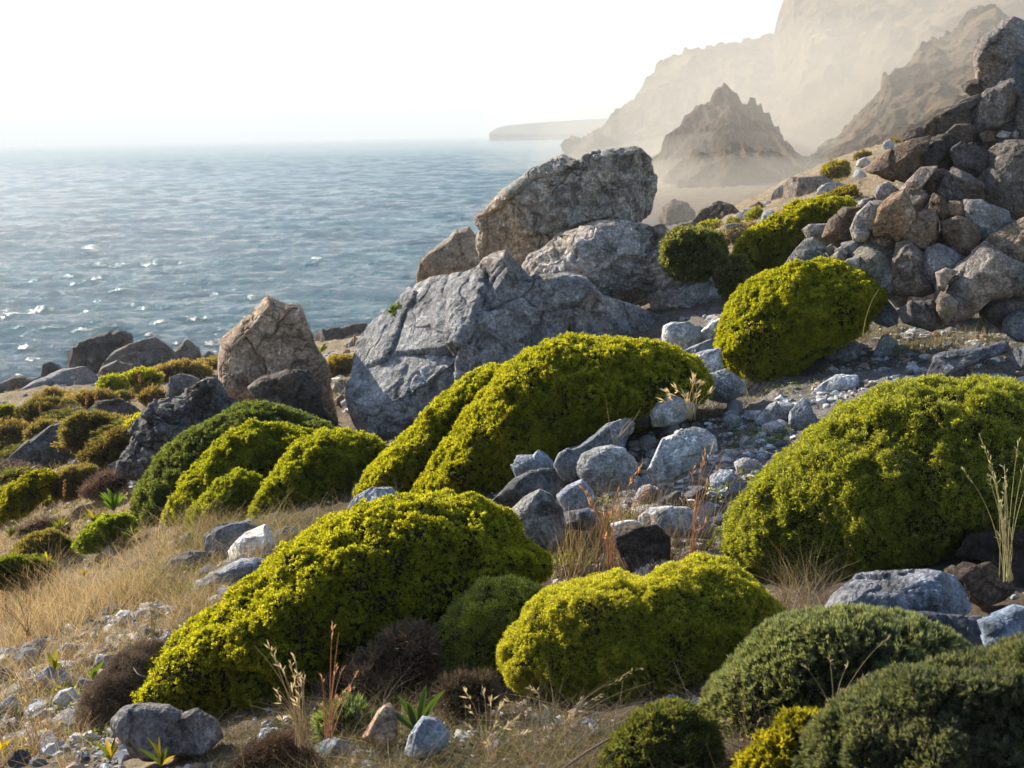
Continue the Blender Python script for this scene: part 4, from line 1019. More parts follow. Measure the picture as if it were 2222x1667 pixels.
# ------------------------------------------------------------------ cushion shrubs
GC = 'bright green cushion shrubs'
shrub('biggest bright green cushion at the front, sunlit yellow along its top left edge',
 [(313,1530),(325,1470),(370,1400),(430,1350),(490,1320),(520,1290),(590,1220),(640,1180),(720,1130),(800,1090),(880,1078),(960,1074),(1040,1085),(1080,1100),(1132,1150),(1125,1170),(1170,1195),(1197,1225),(1190,1265),(1120,1295),(1040,1330),(960,1390),(900,1410),(820,1440),(740,1470),(650,1510),(600,1560),(540,1595),(490,1585),(465,1548),(420,1530)],
 'lime', D=4.75, t=250, lumps=.085, lf=4.0, size_px=8, group=GC, sub=7, mixin=((.20,.16,.10),.07))
shrub('small round green cushion wedged between the two big front cushions',
 [(937,1420),(950,1370),(990,1310),(1050,1265),(1110,1258),(1175,1280),(1190,1320),(1130,1400),(1085,1440),(1050,1485),(980,1485),(945,1460)],
 'net', D=4.4, t=95, lumps=.09, size_px=11, group=GC, tips=[(1.25,1.25,2.8),(1.4,1.35,1.6),(1.2,1.2,1.2)], mixin=((.2,.21,.17),.25))
shrub('rounded yellow-green cushion at the front centre with a grey dead patch on its crest',
 [(1085,1400),(1120,1360),(1180,1290),(1240,1262),(1340,1245),(1400,1258),(1450,1230),(1500,1218),(1580,1225),(1650,1270),(1690,1320),(1715,1355),(1680,1400),(1600,1440),(1560,1500),(1480,1525),(1380,1548),(1280,1540),(1180,1510),(1110,1490),(1088,1450)],
 'net', D=4.0, t=205, lumps=.08, lf=3.6, size_px=7.5, group=GC, sub=7, tips=[(1.15,1.08,1.5),(1.15,1.1,1.2),(1.1,1.1,1.1)])
shrub('large dark green cushion cut off by the right edge, with a netted twiggy surface',
 [(1572,1190),(1590,1110),(1640,1050),(1720,985),(1790,920),(1860,870),(1960,840),(2060,825),(2140,830),(2222,850),(2310,900),(2370,1000),(2350,1120),(2240,1190),(2140,1190),(2080,1215),(2030,1250),(1900,1260),(1800,1310),(1730,1330),(1690,1290),(1640,1240),(1580,1228)],
 'net', D=4.9, t=290, lumps=.075, lf=4.4, size_px=10, group=GC, sub=7, tips=[(.85,.88,1.4),(.75,.80,1.0),(.7,.7,.7)], mixin=((.17,.18,.15),.10))
shrub('large middle cushion in front of the huge boulder, sunlit along its crest',
 [(1531,820),(1505,783),(1440,750),(1380,742),(1300,738),(1235,731),(1190,743),(1140,770),(1090,803),(1050,850),(1010,900),(960,960),(940,1010),(905,1060),(890,1090),(950,1105),(1060,1105),(1120,1070),(1200,1030),(1300,970),(1400,915),(1500,880),(1533,855)],
 'lime', D=7.3, t=210, lumps=.075, lf=4.0, size_px=8, group=GC, sub=7, tips=[(.85,.84,1),(.8,.84,1),(1,1,1)])
shrub('lower green lobe on the left flank of the large middle cushion',
 [(1098,793),(1040,805),(985,845),(940,880),(905,925),(865,960),(820,1005),(770,1070),(785,1100),(880,1095),(950,1040),(1010,960),(1070,870)],
 'lime', D=7.6, t=110, lumps=.08, lf=3.6, size_px=8, group=GC, tips=[(.9,.9,1.2),(.9,.92,1),(1,1,1)])
shrub('upper right cushion like a green dome between the dry stone pile and the boulders',
 [(1557,788),(1560,748),(1577,687),(1597,641),(1628,610),(1681,587),(1722,577),(1775,565),(1829,573),(1866,590),(1899,617),(1913,640),(1890,671),(1872,714),(1837,740),(1787,765),(1737,800),(1698,832),(1648,849),(1614,838),(1587,812)],
 'lime', D=8.1, t=150, lumps=.07, lf=3.2, size_px=7, group=GC, sub=7, tips=[(.85,.86,1),(.85,.88,1),(1,1,1)])
shrub('spreading green and brown cushion farther up behind the dome, against the hazy slope',
 [(1596,550),(1609,525),(1634,501),(1667,481),(1712,458),(1725,445),(1775,438),(1826,435),(1846,447),(1846,470),(1820,490),(1800,530),(1760,560),(1720,590),(1672,600),(1638,590),(1605,575)],
 'lime', D=12.2, t=95, lumps=.11, lf=4.0, size_px=8, group=GC, tips=[(.8,.8,1),(.75,.72,1),(1.1,.95,1)])
shrub('greyish green outer mound of the left cushions at the foot of the pointed boulder',
 [(296,1120),(306,1062),(350,1000),(400,950),(430,933),(500,888),(560,878),(620,888),(690,915),(745,945),(760,990),(700,1060),(620,1130),(520,1150),(420,1168),(330,1168)],
 'greyg', D=9.2, t=130, lumps=.08, lf=4.2, size_px=8, group=GC, sub=7, tips=[(.9,1.05,.8),(.9,1,.8),(1,1,1)])
shrub('middle lobe of the left cushions with a small sunlit yellow crest',
 [(360,1150),(380,1080),(430,1010),(480,960),(540,925),(610,925),(680,940),(712,965),(690,1040),(630,1100),(540,1150),(450,1172)],
 'lime', D=8.75, t=115, lumps=.10, lf=4.0, size_px=8, group=GC, tips=[(.72,.76,1),(.66,.72,1),(1,1,1)])
shrub('rounded right lobe of the left cushions beside the huge boulder',
 [(545,1125),(562,1085),(600,1020),(650,962),(700,937),(760,937),(815,955),(835,980),(790,1030),(745,1080),(720,1130),(640,1148),(560,1142)],
 'lime', D=8.0, t=95, lumps=.09, lf=3.6, size_px=8, group=GC, tips=[(.76,.8,1),(.7,.76,1),(1,1,1)])
shrub('low green toe of the left cushions in the tall grass',
 [(395,1170),(420,1110),(470,1050),(520,1020),(570,1040),(560,1110),(500,1165),(440,1180)],
 'lime', D=8.2, t=60, lumps=.10, size_px=8, group=GC, tips=[(.68,.74,1),(.65,.7,1),(1,1,1)])
shrub('yellow cushion at the bottom right below the dark spiky domes',
 [(1590,1700),(1604,1667),(1648,1615),(1690,1580),(1715,1562),(1782,1553),(1800,1598),(1790,1667),(1780,1730),(1640,1740)],
 'gold', D=2.85, t=70, lumps=.08, size_px=21, group=GC, tips=[(.7,.75,1),(.9,.95,1),(1,1,1)])
DG = 'dark spiky dome shrubs'
shrub('dark grey-green spiky dome at the lower right',
 [(1528,1545),(1550,1500),(1597,1445),(1668,1372),(1748,1343),(1866,1330),(1950,1345),(2033,1378),(2090,1429),(2090,1500),(2000,1560),(1850,1600),(1750,1640),(1648,1650),(1560,1640)],
 'spiky', D=3.35, t=180, lumps=.03, size_px=10, group=DG, sub=6, dens=1.6)
shrub('darkest spiky shrub filling the bottom right corner',
 [(1745,1640),(1782,1580),(1849,1515),(1920,1485),(1983,1464),(2084,1452),(2160,1430),(2222,1408),(2360,1370),(2440,1560),(2400,1760),(2200,1860),(1900,1850),(1740,1780)],
 'spiky', D=2.7, t=210, lumps=.10, lf=4, size_px=10.5, group=DG, sub=6, dens=1.5, tips=[(.72,.72,.78),(.66,.7,.72),(.7,.75,.75)], mixin=((.24,.22,.22),.10))
shrub('olive and grey fine-leaved bush growing on the slab, round like a ball',
 [(1441,575),(1440,530),(1455,508),(1480,499),(1520,500),(1560,513),(1575,550),(1562,580),(1525,606),(1465,600)],
 'olive', D=11.25, t=55, lumps=.10, lf=4, size_px=8, cat='bush', name='bush', tips=[(1.5,1.5,2.4),(1.1,1.15,1.6),(.8,.8,.8)], dens=1.2, mixin=((.42,.42,.30),.12))
shrub('smaller olive bush with pale tips right below the round one',
 [(1552,605),(1560,580),(1585,562),(1612,560),(1632,590),(1624,625),(1600,648),(1570,640)],
 'olive', D=11.1, t=42, lumps=.10, size_px=8, cat='bush', name='bush', mixin=((.3,.29,.2),.25))
shrub('tiny olive tuft growing on the left shoulder of the huge boulder',
 [(846,690),(850,672),(866,662),(884,668),(880,684),(862,694)], 'olive', D=11.3, t=16, lumps=.12, size_px=8, cat='bush', name='bush', tips=[(1,1.3,1)]*3, sub=5)
# dead or grey cushions
shrub('dead grey-brown twiggy cushion left of the biggest front cushion',
 [(184,1576),(190,1523),(217,1480),(254,1433),(318,1404),(356,1400),(375,1430),(345,1480),(320,1530),(280,1570),(217,1592)],
 'dead', D=4.6, t=75, lumps=.06, size_px=11, dens=1.5)
shrub('dark dead twigs in the hollow under the biggest front cushion',
 [(700,1500),(780,1440),(850,1385),(900,1365),(945,1385),(955,1450),(900,1510),(820,1540),(740,1540)],
 'dead', D=4.2, t=55, lumps=.14, size_px=16, tips=[(.72,.66,.62)]*3, dens=.9)
shrub('low dead brown cushion at the bottom edge below the straw stalks',
 [(500,1690),(520,1640),(580,1612),(640,1610),(690,1640),(700,1720),(600,1740),(510,1730)],
 'dead', D=3.3, t=60, lumps=.14, size_px=15, tips=[(.75,.62,.5)]*3, dens=.9)
shrub('pale lavender-grey dead strip along the left foot of the large middle cushion',
 [(715,1135),(745,1080),(795,1020),(850,972),(868,985),(815,1060),(770,1110),(735,1145)],
 'silver', D=7.9, t=28, lumps=.06, size_px=10, dens=1.3)
shrub('grey dead patch on the crest of the rounded yellow-green cushion',
 [(1372,1262),(1395,1243),(1430,1232),(1462,1232),(1450,1258),(1415,1280),(1385,1280)],
 'silver', D=4.25, t=22, lumps=.05, size_px=12, sub=5, tips=[(.8,.8,.85)]*3)
shrub('small grey-green tuft cushion under the straw stalks', [(690,1580),(705,1545),(745,1528),(795,1545),(805,1590),(760,1625),(705,1615)],
 'spiky', D=3.75, t=45, lumps=.06, size_px=13, sub=5, tips=[(.9,1,.8)]*3)
shrub('low olive-brown dome at the bottom edge left of the yellow cushion', [(1300,1690),(1318,1640),(1340,1605),(1385,1560),(1443,1538),(1500,1540),(1545,1575),(1555,1640),(1510,1720),(1400,1740)],
 'greyg', D=3.05, t=110, lumps=.05, size_px=15, tips=[(.8,.8,.55),(.7,.7,.5),(.8,.7,.7)], dens=1.2)
shrub('dark low herbs between the dead twigs and the pale blue pyramid stone', [(960,1500),(1000,1470),(1060,1480),(1080,1520),(1020,1560),(970,1550)],
 'dead', D=3.75, t=50, lumps=.16, size_px=16, tips=[(.6,.56,.46)]*3, sub=5)
# the left slope
LB = 'small shrubs on the sunny left slope'
def sb(label, pts, sty, D=None, t=None, size=8.5, **kw):
    kw.setdefault('sub', 5); kw.setdefault('lumps', .15); kw.setdefault('lf', 4.2)
    shrub(label, pts, sty, D=D, t=t, size_px=size, group=LB, **kw)
BR = [(1.1,1,.9),(1.1,1,.9),(1,1,1)]
sb('brown-topped olive bush left of the dark rock ridge', [(135,933),(150,915),(167,905),(207,896),(254,913),(283,940),(250,965),(214,975),(174,985),(147,960)], 'brown', 13.0, 45, tips=[(.8,.85,.7),(.7,.85,.6),(1,1,1)])
sb('brown bush tucked against the dark rock ridge', [(178,990),(215,960),(262,935),(292,948),(292,985),(275,1015),(241,1024),(196,1012)], 'brown', 12.4, 40, tips=[(.65,.62,.55),(.7,.7,.6),(1,1,1)])
sb('yellow-green patch peeping over the top of the dark rock ridge', [(276,925),(299,904),(335,896),(318,920),(300,938),(280,938)], 'lime', 12.6, 18)
sb('broad brown cushion at the left below the pale shore slab', [(35,898),(72,873),(127,870),(166,888),(150,910),(110,922),(55,920)], 'brown', 19, 35, tips=[(.7,.75,.6),(.7,.8,.6),(1,1,1)])
sb('reddish brown cushion behind the broad one, under the pale shore slab', [(68,875),(85,858),(107,850),(147,856),(190,866),(185,885),(140,885)], 'brown', 23, 25, tips=BR)
sb('flat green cushion below the layered shore rock', [(262,832),(275,815),(311,803),(348,816),(350,832),(310,845),(280,848)], 'lime', 25, 25, tips=[(.8,.8,1),(.9,.9,1),(1,1,1)])
sb('smaller green cushion left of the flat green one', [(215,836),(225,823),(242,819),(270,824),(278,838),(262,850),(230,848)], 'lime', 24, 20, tips=[(.8,.85,1)]*3)
sb('wide straw-brown cushion near the rounded shore rock', [(333,812),(352,797),(385,790),(430,795),(455,805),(452,828),(401,834),(350,832)], 'brown', 28, 28, tips=[(1.3,1.2,1),(1.1,1.1,1),(1,1,1)])
sb('golden green dome at the left edge of the view', [(-10,1120),(6,1085),(24,1060),(67,1030),(95,1024),(113,1032),(116,1055),(85,1085),(50,1118),(10,1130)], 'gold', 10.8, 42, tips=[(.7,.8,1)]*3)
sb('brown-green dome right of the golden green one', [(112,1060),(128,1035),(151,1023),(200,1016),(205,1040),(180,1068),(147,1080),(120,1078)], 'brown', 11.0, 36, tips=[(.9,.9,.8),(.8,.9,.7),(1,1,1)])
sb('grey-purple bush under the foot of the dark ridge', [(180,1072),(205,1035),(235,1026),(270,1023),(275,1055),(240,1078),(214,1082)], 'dead', 10.6, 34, tips=[(1.3,1.15,1.1)]*3)
sb('small dark green dome with a pale rim above the golden grass', [(169,1190),(175,1165),(190,1150),(234,1122),(275,1117),(292,1130),(288,1152),(268,1170),(225,1190),(190,1200)], 'lime', 8.4, 42, tips=[(.6,.75,1.5),(.6,.8,1),(1,1,1)])
sb('fuzzy brown-green dome left of the small dark green one', [(28,1210),(45,1185),(67,1168),(110,1158),(148,1175),(150,1198),(110,1218),(60,1225)], 'brown', 8.6, 42, tips=[(.9,.95,.7),(.7,.85,.5),(1,1,1)])
sb('dark flat cushion at the left edge above the golden grass', [(-30,1250),(-10,1222),(30,1210),(70,1212),(112,1228),(108,1255),(60,1272),(0,1275)], 'lime', 7.7, 45, tips=[(.35,.42,.9),(.4,.5,1),(1,1,1)])
sb('brown cushion at the left edge under the long dark slab', [(-30,960),(-10,930),(20,915),(60,925),(70,950),(30,975),(-10,985)], 'brown', 16, 35, tips=BR)
sb('thin olive cushion left of the broad brown one', [(-20,900),(0,885),(30,882),(38,900),(15,915),(-10,915)], 'lime', 19, 18, tips=[(.5,.55,.8)]*3)
sb('brown cushion right of the broad one, above the dark rounded rock', [(150,880),(170,862),(205,852),(250,858),(250,872),(205,880),(175,895)], 'brown', 20, 25, tips=[(1,.95,.8),(.9,.95,.7),(1,1,1)])
sb('straw cushion above the grey knob of rock', [(300,868),(312,850),(345,845),(362,858),(350,875),(320,880)], 'brown', 18, 20, tips=BR)
sb('pale straw cushion in the gap beside the huge boulder', [(705,800),(718,782),(745,772),(768,780),(768,810),(740,822),(715,820)], 'brown', 24, 25, tips=[(1.3,1.2,.8),(1.1,1.1,.8),(1,1,1)])
sb('low golden cushion lower in the gap beside the huge boulder', [(715,850),(728,835),(750,830),(764,840),(762,868),(738,875)], 'brown', 19, 20, tips=[(1.4,1.2,.7),(1.1,1,.8),(1,1,1)])
sb('olive cushion under the long dark slab', [(120,1045),(140,1028),(165,1018),(150,1040),(130,1058)], 'brown', 12.2, 16, tips=[(.7,.8,.5)]*3)
sb('half-brown cushion between the broad brown one and the long dark slab', [(60,940),(85,920),(118,918),(130,932),(100,955),(70,958)], 'brown', 15.4, 25, tips=[(.9,.9,.8)]*3)
sb('brown tussock below the two rounded domes at the left', [(40,1160),(58,1140),(92,1128),(130,1130),(150,1150),(120,1165),(70,1170)], 'dead', 9.3, 28, tips=[(1.2,1.1,1)]*3)
HB = 'hazy cushions on the far grassy slope'
def hb(label, pts, sty, D, t=20, **kw):
    shrub(label, pts, sty, D=None, t=t, size_px=8, group=HB, sub=4, lumps=.06, **kw)
hb('flat green cushion left of the olive bush, on the slope edge', [(1505,508),(1517,490),(1547,482),(1574,492),(1570,508),(1535,512)], 'lime', 27, 25, tips=[(.7,.7,1)]*3)
hb('little green dome on the skyline right of the flat green cushion', [(1570,497),(1578,482),(1591,475),(1610,485),(1612,498),(1590,502)], 'lime', 31, 18, tips=[(.6,.6,1)]*3)
hb('green dome in pink dry grass left of the spreading cushion', [(1619,478),(1626,464),(1642,456),(1663,463),(1662,478),(1640,484)], 'lime', 33, 20, tips=[(.7,.7,1)]*3)
hb('brown mound in front of the little green domes', [(1558,528),(1568,510),(1600,497),(1640,490),(1640,515),(1610,530),(1580,535)], 'brown', 24, 30)
hb('green cushion with a brown side right of the flat-topped hazy boulder', [(1779,398),(1786,370),(1804,352),(1836,356),(1840,375),(1815,398),(1795,404)], 'lime', 45, 25, tips=[(.7,.6,1)]*3)
hb('thin golden green mound under the flat-topped hazy boulder', [(1770,440),(1810,420),(1848,407),(1864,422),(1850,436),(1810,446)], 'gold', 33, 22, tips=[(.7,.65,1)]*3)
hb('small green cap high on the far grassy slope', [(1855,345),(1862,336),(1878,331),(1894,341),(1888,348)], 'gold', 46, 12, tips=[(.6,.55,1)]*3)
hb('topmost small cushion at the crest of the far grassy slope', [(1915,316),(1925,307),(1942,303),(1955,312),(1945,320)], 'gold', 54, 12, tips=[(.6,.55,1)]*3)
hb('brownish cushion just below the green one with a brown side', [(1800,412),(1812,398),(1836,392),(1850,402),(1835,415)], 'brown', 40, 16)
# ------------------------------------------------------------------ grass, gravel, herbs
def inside(px, py, poly):
    r = np.zeros(len(px), bool); q = np.asarray(poly, float); j = len(q) - 1
    for i in range(len(q)):
        xi, yi, xj, yj = *q[i], *q[j]
        c = ((yi > py) != (yj > py)) & (px < (xj - xi) * (py - yi) / ((yj - yi) or 1e-9) + xi)
        r ^= c; j = i
    return r
def scatter(poly, n, y0, y1, seed, clump=1.0, cf=1.5, thr=0.0):
    """points of the hillside that lie in a region, thicker where it is nearer"""
    rs = np.random.RandomState(seed); got = []; m = 0
    for _ in range(60):
        k = 60000
        u = rs.uniform(-1.0, 1.0, k); y = np.exp(rs.uniform(math.log(y0), math.log(y1), k)); x = u * (y + .6)
        a = perlin(np.stack([x * cf, y * cf, y * 0 + seed], 1)) * clump
        keep = rs.rand(k) < np.clip(.5 + 1.3 * a - thr, 0.02, 1)
        x, y = x[keep], y[keep]
        P = np.stack([x, y, ground(x, y)], 1)
        a, b, _z = proj(P)
        P = P[inside(a, b, poly)]
        got.append(P); m += len(P)
        if m >= n: break
    P = np.concatenate(got)[:n]
    P[:, 2] = ground_rough(P[:, 0], P[:, 1])
    return P, rs
GV, GF, GC_ = [], [], []
def grass(poly, n, y0, y1, h, w, cols, seed, lean=.45, droop=.35, clump=1.0, cf=1.5, thr=0.0, seg=3):
    P, rs = scatter(poly, n, y0, y1, seed, clump, cf, thr)
    n = len(P)
    d = rs.normal(size=(n, 3)) * lean; d[:, 2] = 1; d[:, 0] += .12; d /= np.linalg.norm(d, axis=1)[:, None]
    L = rs.uniform(h[0], h[1], n) * np.clip(.6 + .7 * (perlin(P * 2.3 + 5) + .5), .4, 1.5)
    D = np.linalg.norm(P - CAM, axis=1)
    V, Fq, k = strands(P - [0, 0, .01], d, L, np.maximum(w, D * .00016), rs, droop, seg)
    c = np.array(cols)[rs.randint(0, len(cols), n)] * rs.uniform(.6, 1.3, (n, 1))
    c = np.repeat(c, k, 0).reshape(n, k, 3) * np.linspace(.75, 1.1, k)[None, :, None]
    GV.append(V); GF.append(Fq + sum(len(v) for v in GV[:-1])); GC_.append(c.reshape(-1, 3))
def flush(name, label, mat, cat=None, kind='stuff'):
    global GV, GF, GC_
    o = mesh(name, np.concatenate(GV), np.concatenate(GF), mat, False, np.concatenate(GC_))
    tag(o, label, cat or name.replace('_', ' '), kind=kind); GV, GF, GC_ = [], [], []
    return o
STRAW = [(.41, .32, .19), (.33, .255, .15), (.50, .41, .26), (.22, .17, .10), (.28, .25, .12)]
DULL = [(.25, .20, .12), (.17, .13, .08), (.33, .28, .19), (.12, .11, .05)]
GREENY = [(.16, .17, .06), (.24, .22, .10), (.11, .13, .045), (.33, .27, .14)]
grass([(-900, 1090), (150, 1090), (300, 1110), (330, 1180), (620, 1170), (560, 1260), (430, 1330), (310, 1440), (180, 1620), (-900, 1950)], 34000, 3, 12, (.08, .24), .0011, STRAW + [(.55, .43, .27), (.20, .13, .07)], 11, lean=.55, clump=1.5, cf=2.0)
grass([(200, 1150), (640, 1150), (560, 1230), (400, 1340), (250, 1330)], 3500, 4, 9, (.12, .26), .0011, GREENY + STRAW[:2], 12, droop=.5)
grass([(-900, 1300), (330, 1290), (300, 1420), (-900, 1480)], 7000, 3.0, 9, (.12, .30), .0012, STRAW[:3] + [(.58, .46, .30)], 13, lean=.35)
grass([(-900, 1440), (330, 1400), (260, 1560), (180, 1680), (-900, 1720)], 6000, 2.5, 7, (.06, .20), .0010, STRAW + DULL[:2], 30, lean=.7, clump=1.5, cf=2.5)
grass([(-900, 850), (470, 790), (760, 740), (800, 860), (300, 930), (280, 1100), (-900, 1120)], 16000, 8, 45, (.05, .20), .0015, STRAW + [(.36, .22, .12), (.13, .12, .05)], 14, clump=1.6, cf=.8)
grass([(1195, 1150), (1330, 1150), (1480, 1170), (1620, 1150), (1600, 1250), (1500, 1290), (1330, 1300), (1200, 1330)], 1500, 3.5, 8, (.14, .34), .0011, [(.36, .27, .16), (.42, .34, .22), (.28, .17, .10), (.22, .19, .11)], 15, lean=.25, droop=.2)
grass([(1330, 900), (1560, 850), (1900, 700), (3500, 640), (3500, 1500), (2400, 1500), (2400, 860), (1900, 850), (1700, 980), (1600, 1150), (1200, 1300), (1180, 1200), (1200, 1150)], 16000, 3.5, 11, (.02, .075), .0009, DULL + GREENY[:2], 16, lean=.9, clump=1.8, thr=.1)
grass([(380, 1800), (480, 1600), (600, 1540), (800, 1480), (1000, 1470), (1150, 1500), (1300, 1560), (1600, 1590), (1600, 1800)], 9000, 2, 5, (.05, .17), .0008, DULL + GREENY, 17, lean=.8, droop=.5, clump=1.3)
grass([(1840, 730), (1960, 690), (2200, 690), (2230, 780), (2040, 800), (1850, 780)], 1800, 6, 10, (.06, .17), .0012, GREENY + STRAW[1:2], 18, lean=.3, clump=1.8, cf=2.5, thr=.15)
grass([(2000, 770), (2600, 740), (2600, 880), (2010, 850)], 1600, 5, 9, (.04, .13), .001, DULL + STRAW[:1], 19, lean=.5)
grass([(1480, 530), (1560, 470), (1950, 290), (2600, 280), (2500, 600), (1900, 520), (1700, 640), (1600, 640)], 16000, 10, 75, (.08, .22), .0018, [(.46, .33, .22), (.40, .27, .19), (.52, .40, .27), (.30, .24, .12)], 20, lean=.4, clump=.8, cf=.5)
grass([(1690, 1280), (1800, 1270), (1800, 1345), (1700, 1420)], 350, 3, 5, (.10, .26), .001, DULL, 21, lean=.6)
grass([(1400, 840), (1640, 840), (1620, 960), (1400, 960)], 900, 5, 9, (.08, .20), .001, [(.40, .34, .22), (.33, .30, .17), (.27, .20, .12)], 22, lean=.5, clump=1.4, cf=3)
ALL = [(-900, 1120), (300, 1120), (800, 950), (1400, 800), (1600, 640), (3600, 600), (3600, 1900), (-900, 1900)]
grass(ALL, 34000, 2, 12, (.015, .075), .0008, [(.16, .12, .07), (.10, .075, .045), (.24, .19, .12), (.08, .06, .04)], 25, lean=1.3, droop=.6, clump=1.0, cf=3, seg=2)
grass([(480, 1800), (640, 1560), (900, 1470), (1080, 1480), (1300, 1560), (1450, 1540), (1560, 1480), (1700, 1640), (1600, 1800)], 5000, 2, 5, (.06, .20), .0008, [(.10, .09, .05), (.16, .13, .08), (.22, .18, .12), (.07, .06, .04), (.30, .26, .18)], 26, lean=1.0, droop=.7)
grass([(380, 1150), (560, 1150), (720, 1130), (900, 1090), (820, 1140), (700, 1190), (600, 1230), (400, 1210)], 2600, 4, 9, (.08, .22), .0011, GREENY + STRAW[:2] + DULL[:1], 27, lean=.5, droop=.5, clump=.6)
grass([(420, 1545), (520, 1600), (640, 1560), (760, 1470), (900, 1430), (960, 1500), (700, 1640), (430, 1680)], 3000, 2.5, 5, (.04, .14), .0008, [(.12, .11, .05), (.18, .15, .08), (.10, .08, .05)], 28, lean=1.0, droop=.6, clump=.6)
grass([(280, 1340), (500, 1290), (480, 1330), (340, 1440), (250, 1420)], 1500, 3, 7, (.05, .16), .001, STRAW, 29, lean=.7)
flush('dry_grass', 'golden dry grass and straw growing over the slope', M_DRY, 'grass')

fragments('small limestone fragment on the bare rubbly ground below the dry stone pile', 'fragments below the dry stone pile', [(1640, 960), (1760, 860), (1850, 750), (2080, 710), (2500, 740), (2500, 850), (1950, 850), (1750, 950)], 70, 5, 11, .022, .09, 81, ['blue', 'pale', 'white', 'grey', 'pink'])
fragments('small limestone fragment on the slope between the middle and right cushions', 'fragments between the cushions', [(1200, 1130), (1380, 930), (1560, 870), (1720, 900), (1700, 980), (1570, 1200), (1380, 1260), (1200, 1260)], 80, 4, 9, .022, .085, 82, ['blue', 'pale', 'white', 'slate', 'blue'])
fragments('small limestone fragment in the sunny straw at the lower left', 'fragments in the straw', [(-40, 1380), (300, 1350), (420, 1330), (300, 1500), (250, 1680), (-40, 1700)], 46, 3, 7, .025, .085, 83, ['blue', 'pale', 'grey', 'slate'])
fragments('small stone in the dead grass at the bottom centre', 'stones at the bottom', [(480, 1660), (640, 1560), (1000, 1490), (1320, 1560), (1320, 1690), (480, 1690)], 20, 2.4, 4.5, .012, .035, 84, ['blue', 'grey', 'slate', 'brown'])
fragments('stone lying among the brown cushions on the left slope', 'stones on the left slope', [(-40, 900), (280, 850), (460, 800), (470, 840), (290, 930), (260, 1030), (150, 1120), (-40, 1150)], 32, 9, 40, .07, .30, 85, ['blue', 'grey', 'slate', 'dark'], 1.0)
fragments('stone half sunk in the grass between the left and front cushions', 'stones in the tall grass', [(200, 1160), (620, 1150), (560, 1260), (350, 1370), (230, 1350)], 18, 4, 9, .02, .07, 86, ['blue', 'grey', 'slate'])
fragments('stone in the gap between the pointed and the huge boulder', 'stones in the gap', [(690, 760), (770, 750), (768, 900), (720, 900)], 8, 12, 40, .08, .25, 87, ['pale', 'grey', 'tan'], 1.0)
fragments('pale stone scattered on the hazy grassy slope', 'stones on the hazy slope', [(1500, 510), (1950, 310), (2100, 330), (1900, 420), (1620, 600)], 12, 14, 60, .10, .35, 88, ['pale', 'grey', 'pale'], 1.0)
fragments('stone jammed between the huge boulder and the upper right cushion', 'stones by the huge boulder', [(1430, 690), (1570, 690), (1560, 860), (1520, 860)], 10, 7, 11, .04, .12, 89, ['pale', 'blue', 'white'], 2.0)

# the side of the pile that falls away to the right
_rs = np.random.RandomState(5)
for i in range(64):
    h = _rs.rand(); a = _rs.uniform(-.5, 1.0)
    x = 3.75 + (1 - h) * 1.1 * max(a, 0) + .45 * a + _rs.normal() * .08; y = 8.75 + (.9 - .5 * h) * a * .6 + _rs.normal() * .1
    s_ = _rs.uniform(.13, .27); z = float(ground(x, y)[0]) + .1 + h * 1.75 * (1 - .35 * max(a, 0))
    u_, v_, _q = proj(np.array([[x, y, z]]))
    if u_[0] < 2222 + s_ * F / y * 1.25: continue
    o = PROTO[_rs.randint(9)].copy(); o.name = 'stone'; COL.objects.link(o); o.location = (x, y, z); o.rotation_euler = tuple(_rs.uniform(0, 6.28, 3)); o.scale = (s_ * 1.2, s_, s_ * .8)
    o.color = (*(np.array((.15, .14, .135)) * _rs.uniform(.7, 1.4)), 1)
    tag(o, 'rough grey stone on the far right flank of the dry stone pile', 'stone', 'stones on the right flank of the pile')

# little shrubs repeated over the left slope: one of each kind, then copies with their parts
def copy_tree(root):
    r = root.copy(); COL.objects.link(r)
    for ch in root.children:
        c = ch.copy(); COL.objects.link(c); c.parent = r
    return r
_n0 = len(bpy.data.objects)
kinds = [shrub('small brown cushion among many on the sunny left slope', [(100, 990), (110, 975), (135, 968), (160, 976), (166, 992), (135, 1000)], k, D=13, t=26, size_px=8, sub=4, lumps=.16, group='small cushions on the left slope', tips=[tp] * 3)
         for k, tp in (('brown', (1.3, 1.25, 1.1)), ('brown', (.7, .85, .6)), ('dead', (1.1, 1, .95)), ('lime', (.7, .7, 1)))]
P, rs = scatter([(-60, 880), (300, 830), (460, 795), (470, 830), (300, 920), (280, 1040), (120, 1180), (-60, 1200)], 26, 8, 36, 91, .8, .8)
for i, p in enumerate(P):
    r = kinds[i] if i < 4 else copy_tree(kinds[rs.choice(4, p=[.5, .3, .08, .12])])
    s = rs.uniform(.55, 1.5) * (.6 + p[1] / 22)
    r.location = (p[0], p[1], p[2] - .02 * s); r.rotation_euler = (0, 0, rs.uniform(0, 6.28)); r.scale = (s * rs.uniform(.9, 1.6), s, s * rs.uniform(.5, .8))
    tag(r, 'small cushion shrub, one of many dotted over the sunny left slope', 'shrub', 'small cushions on the left slope')

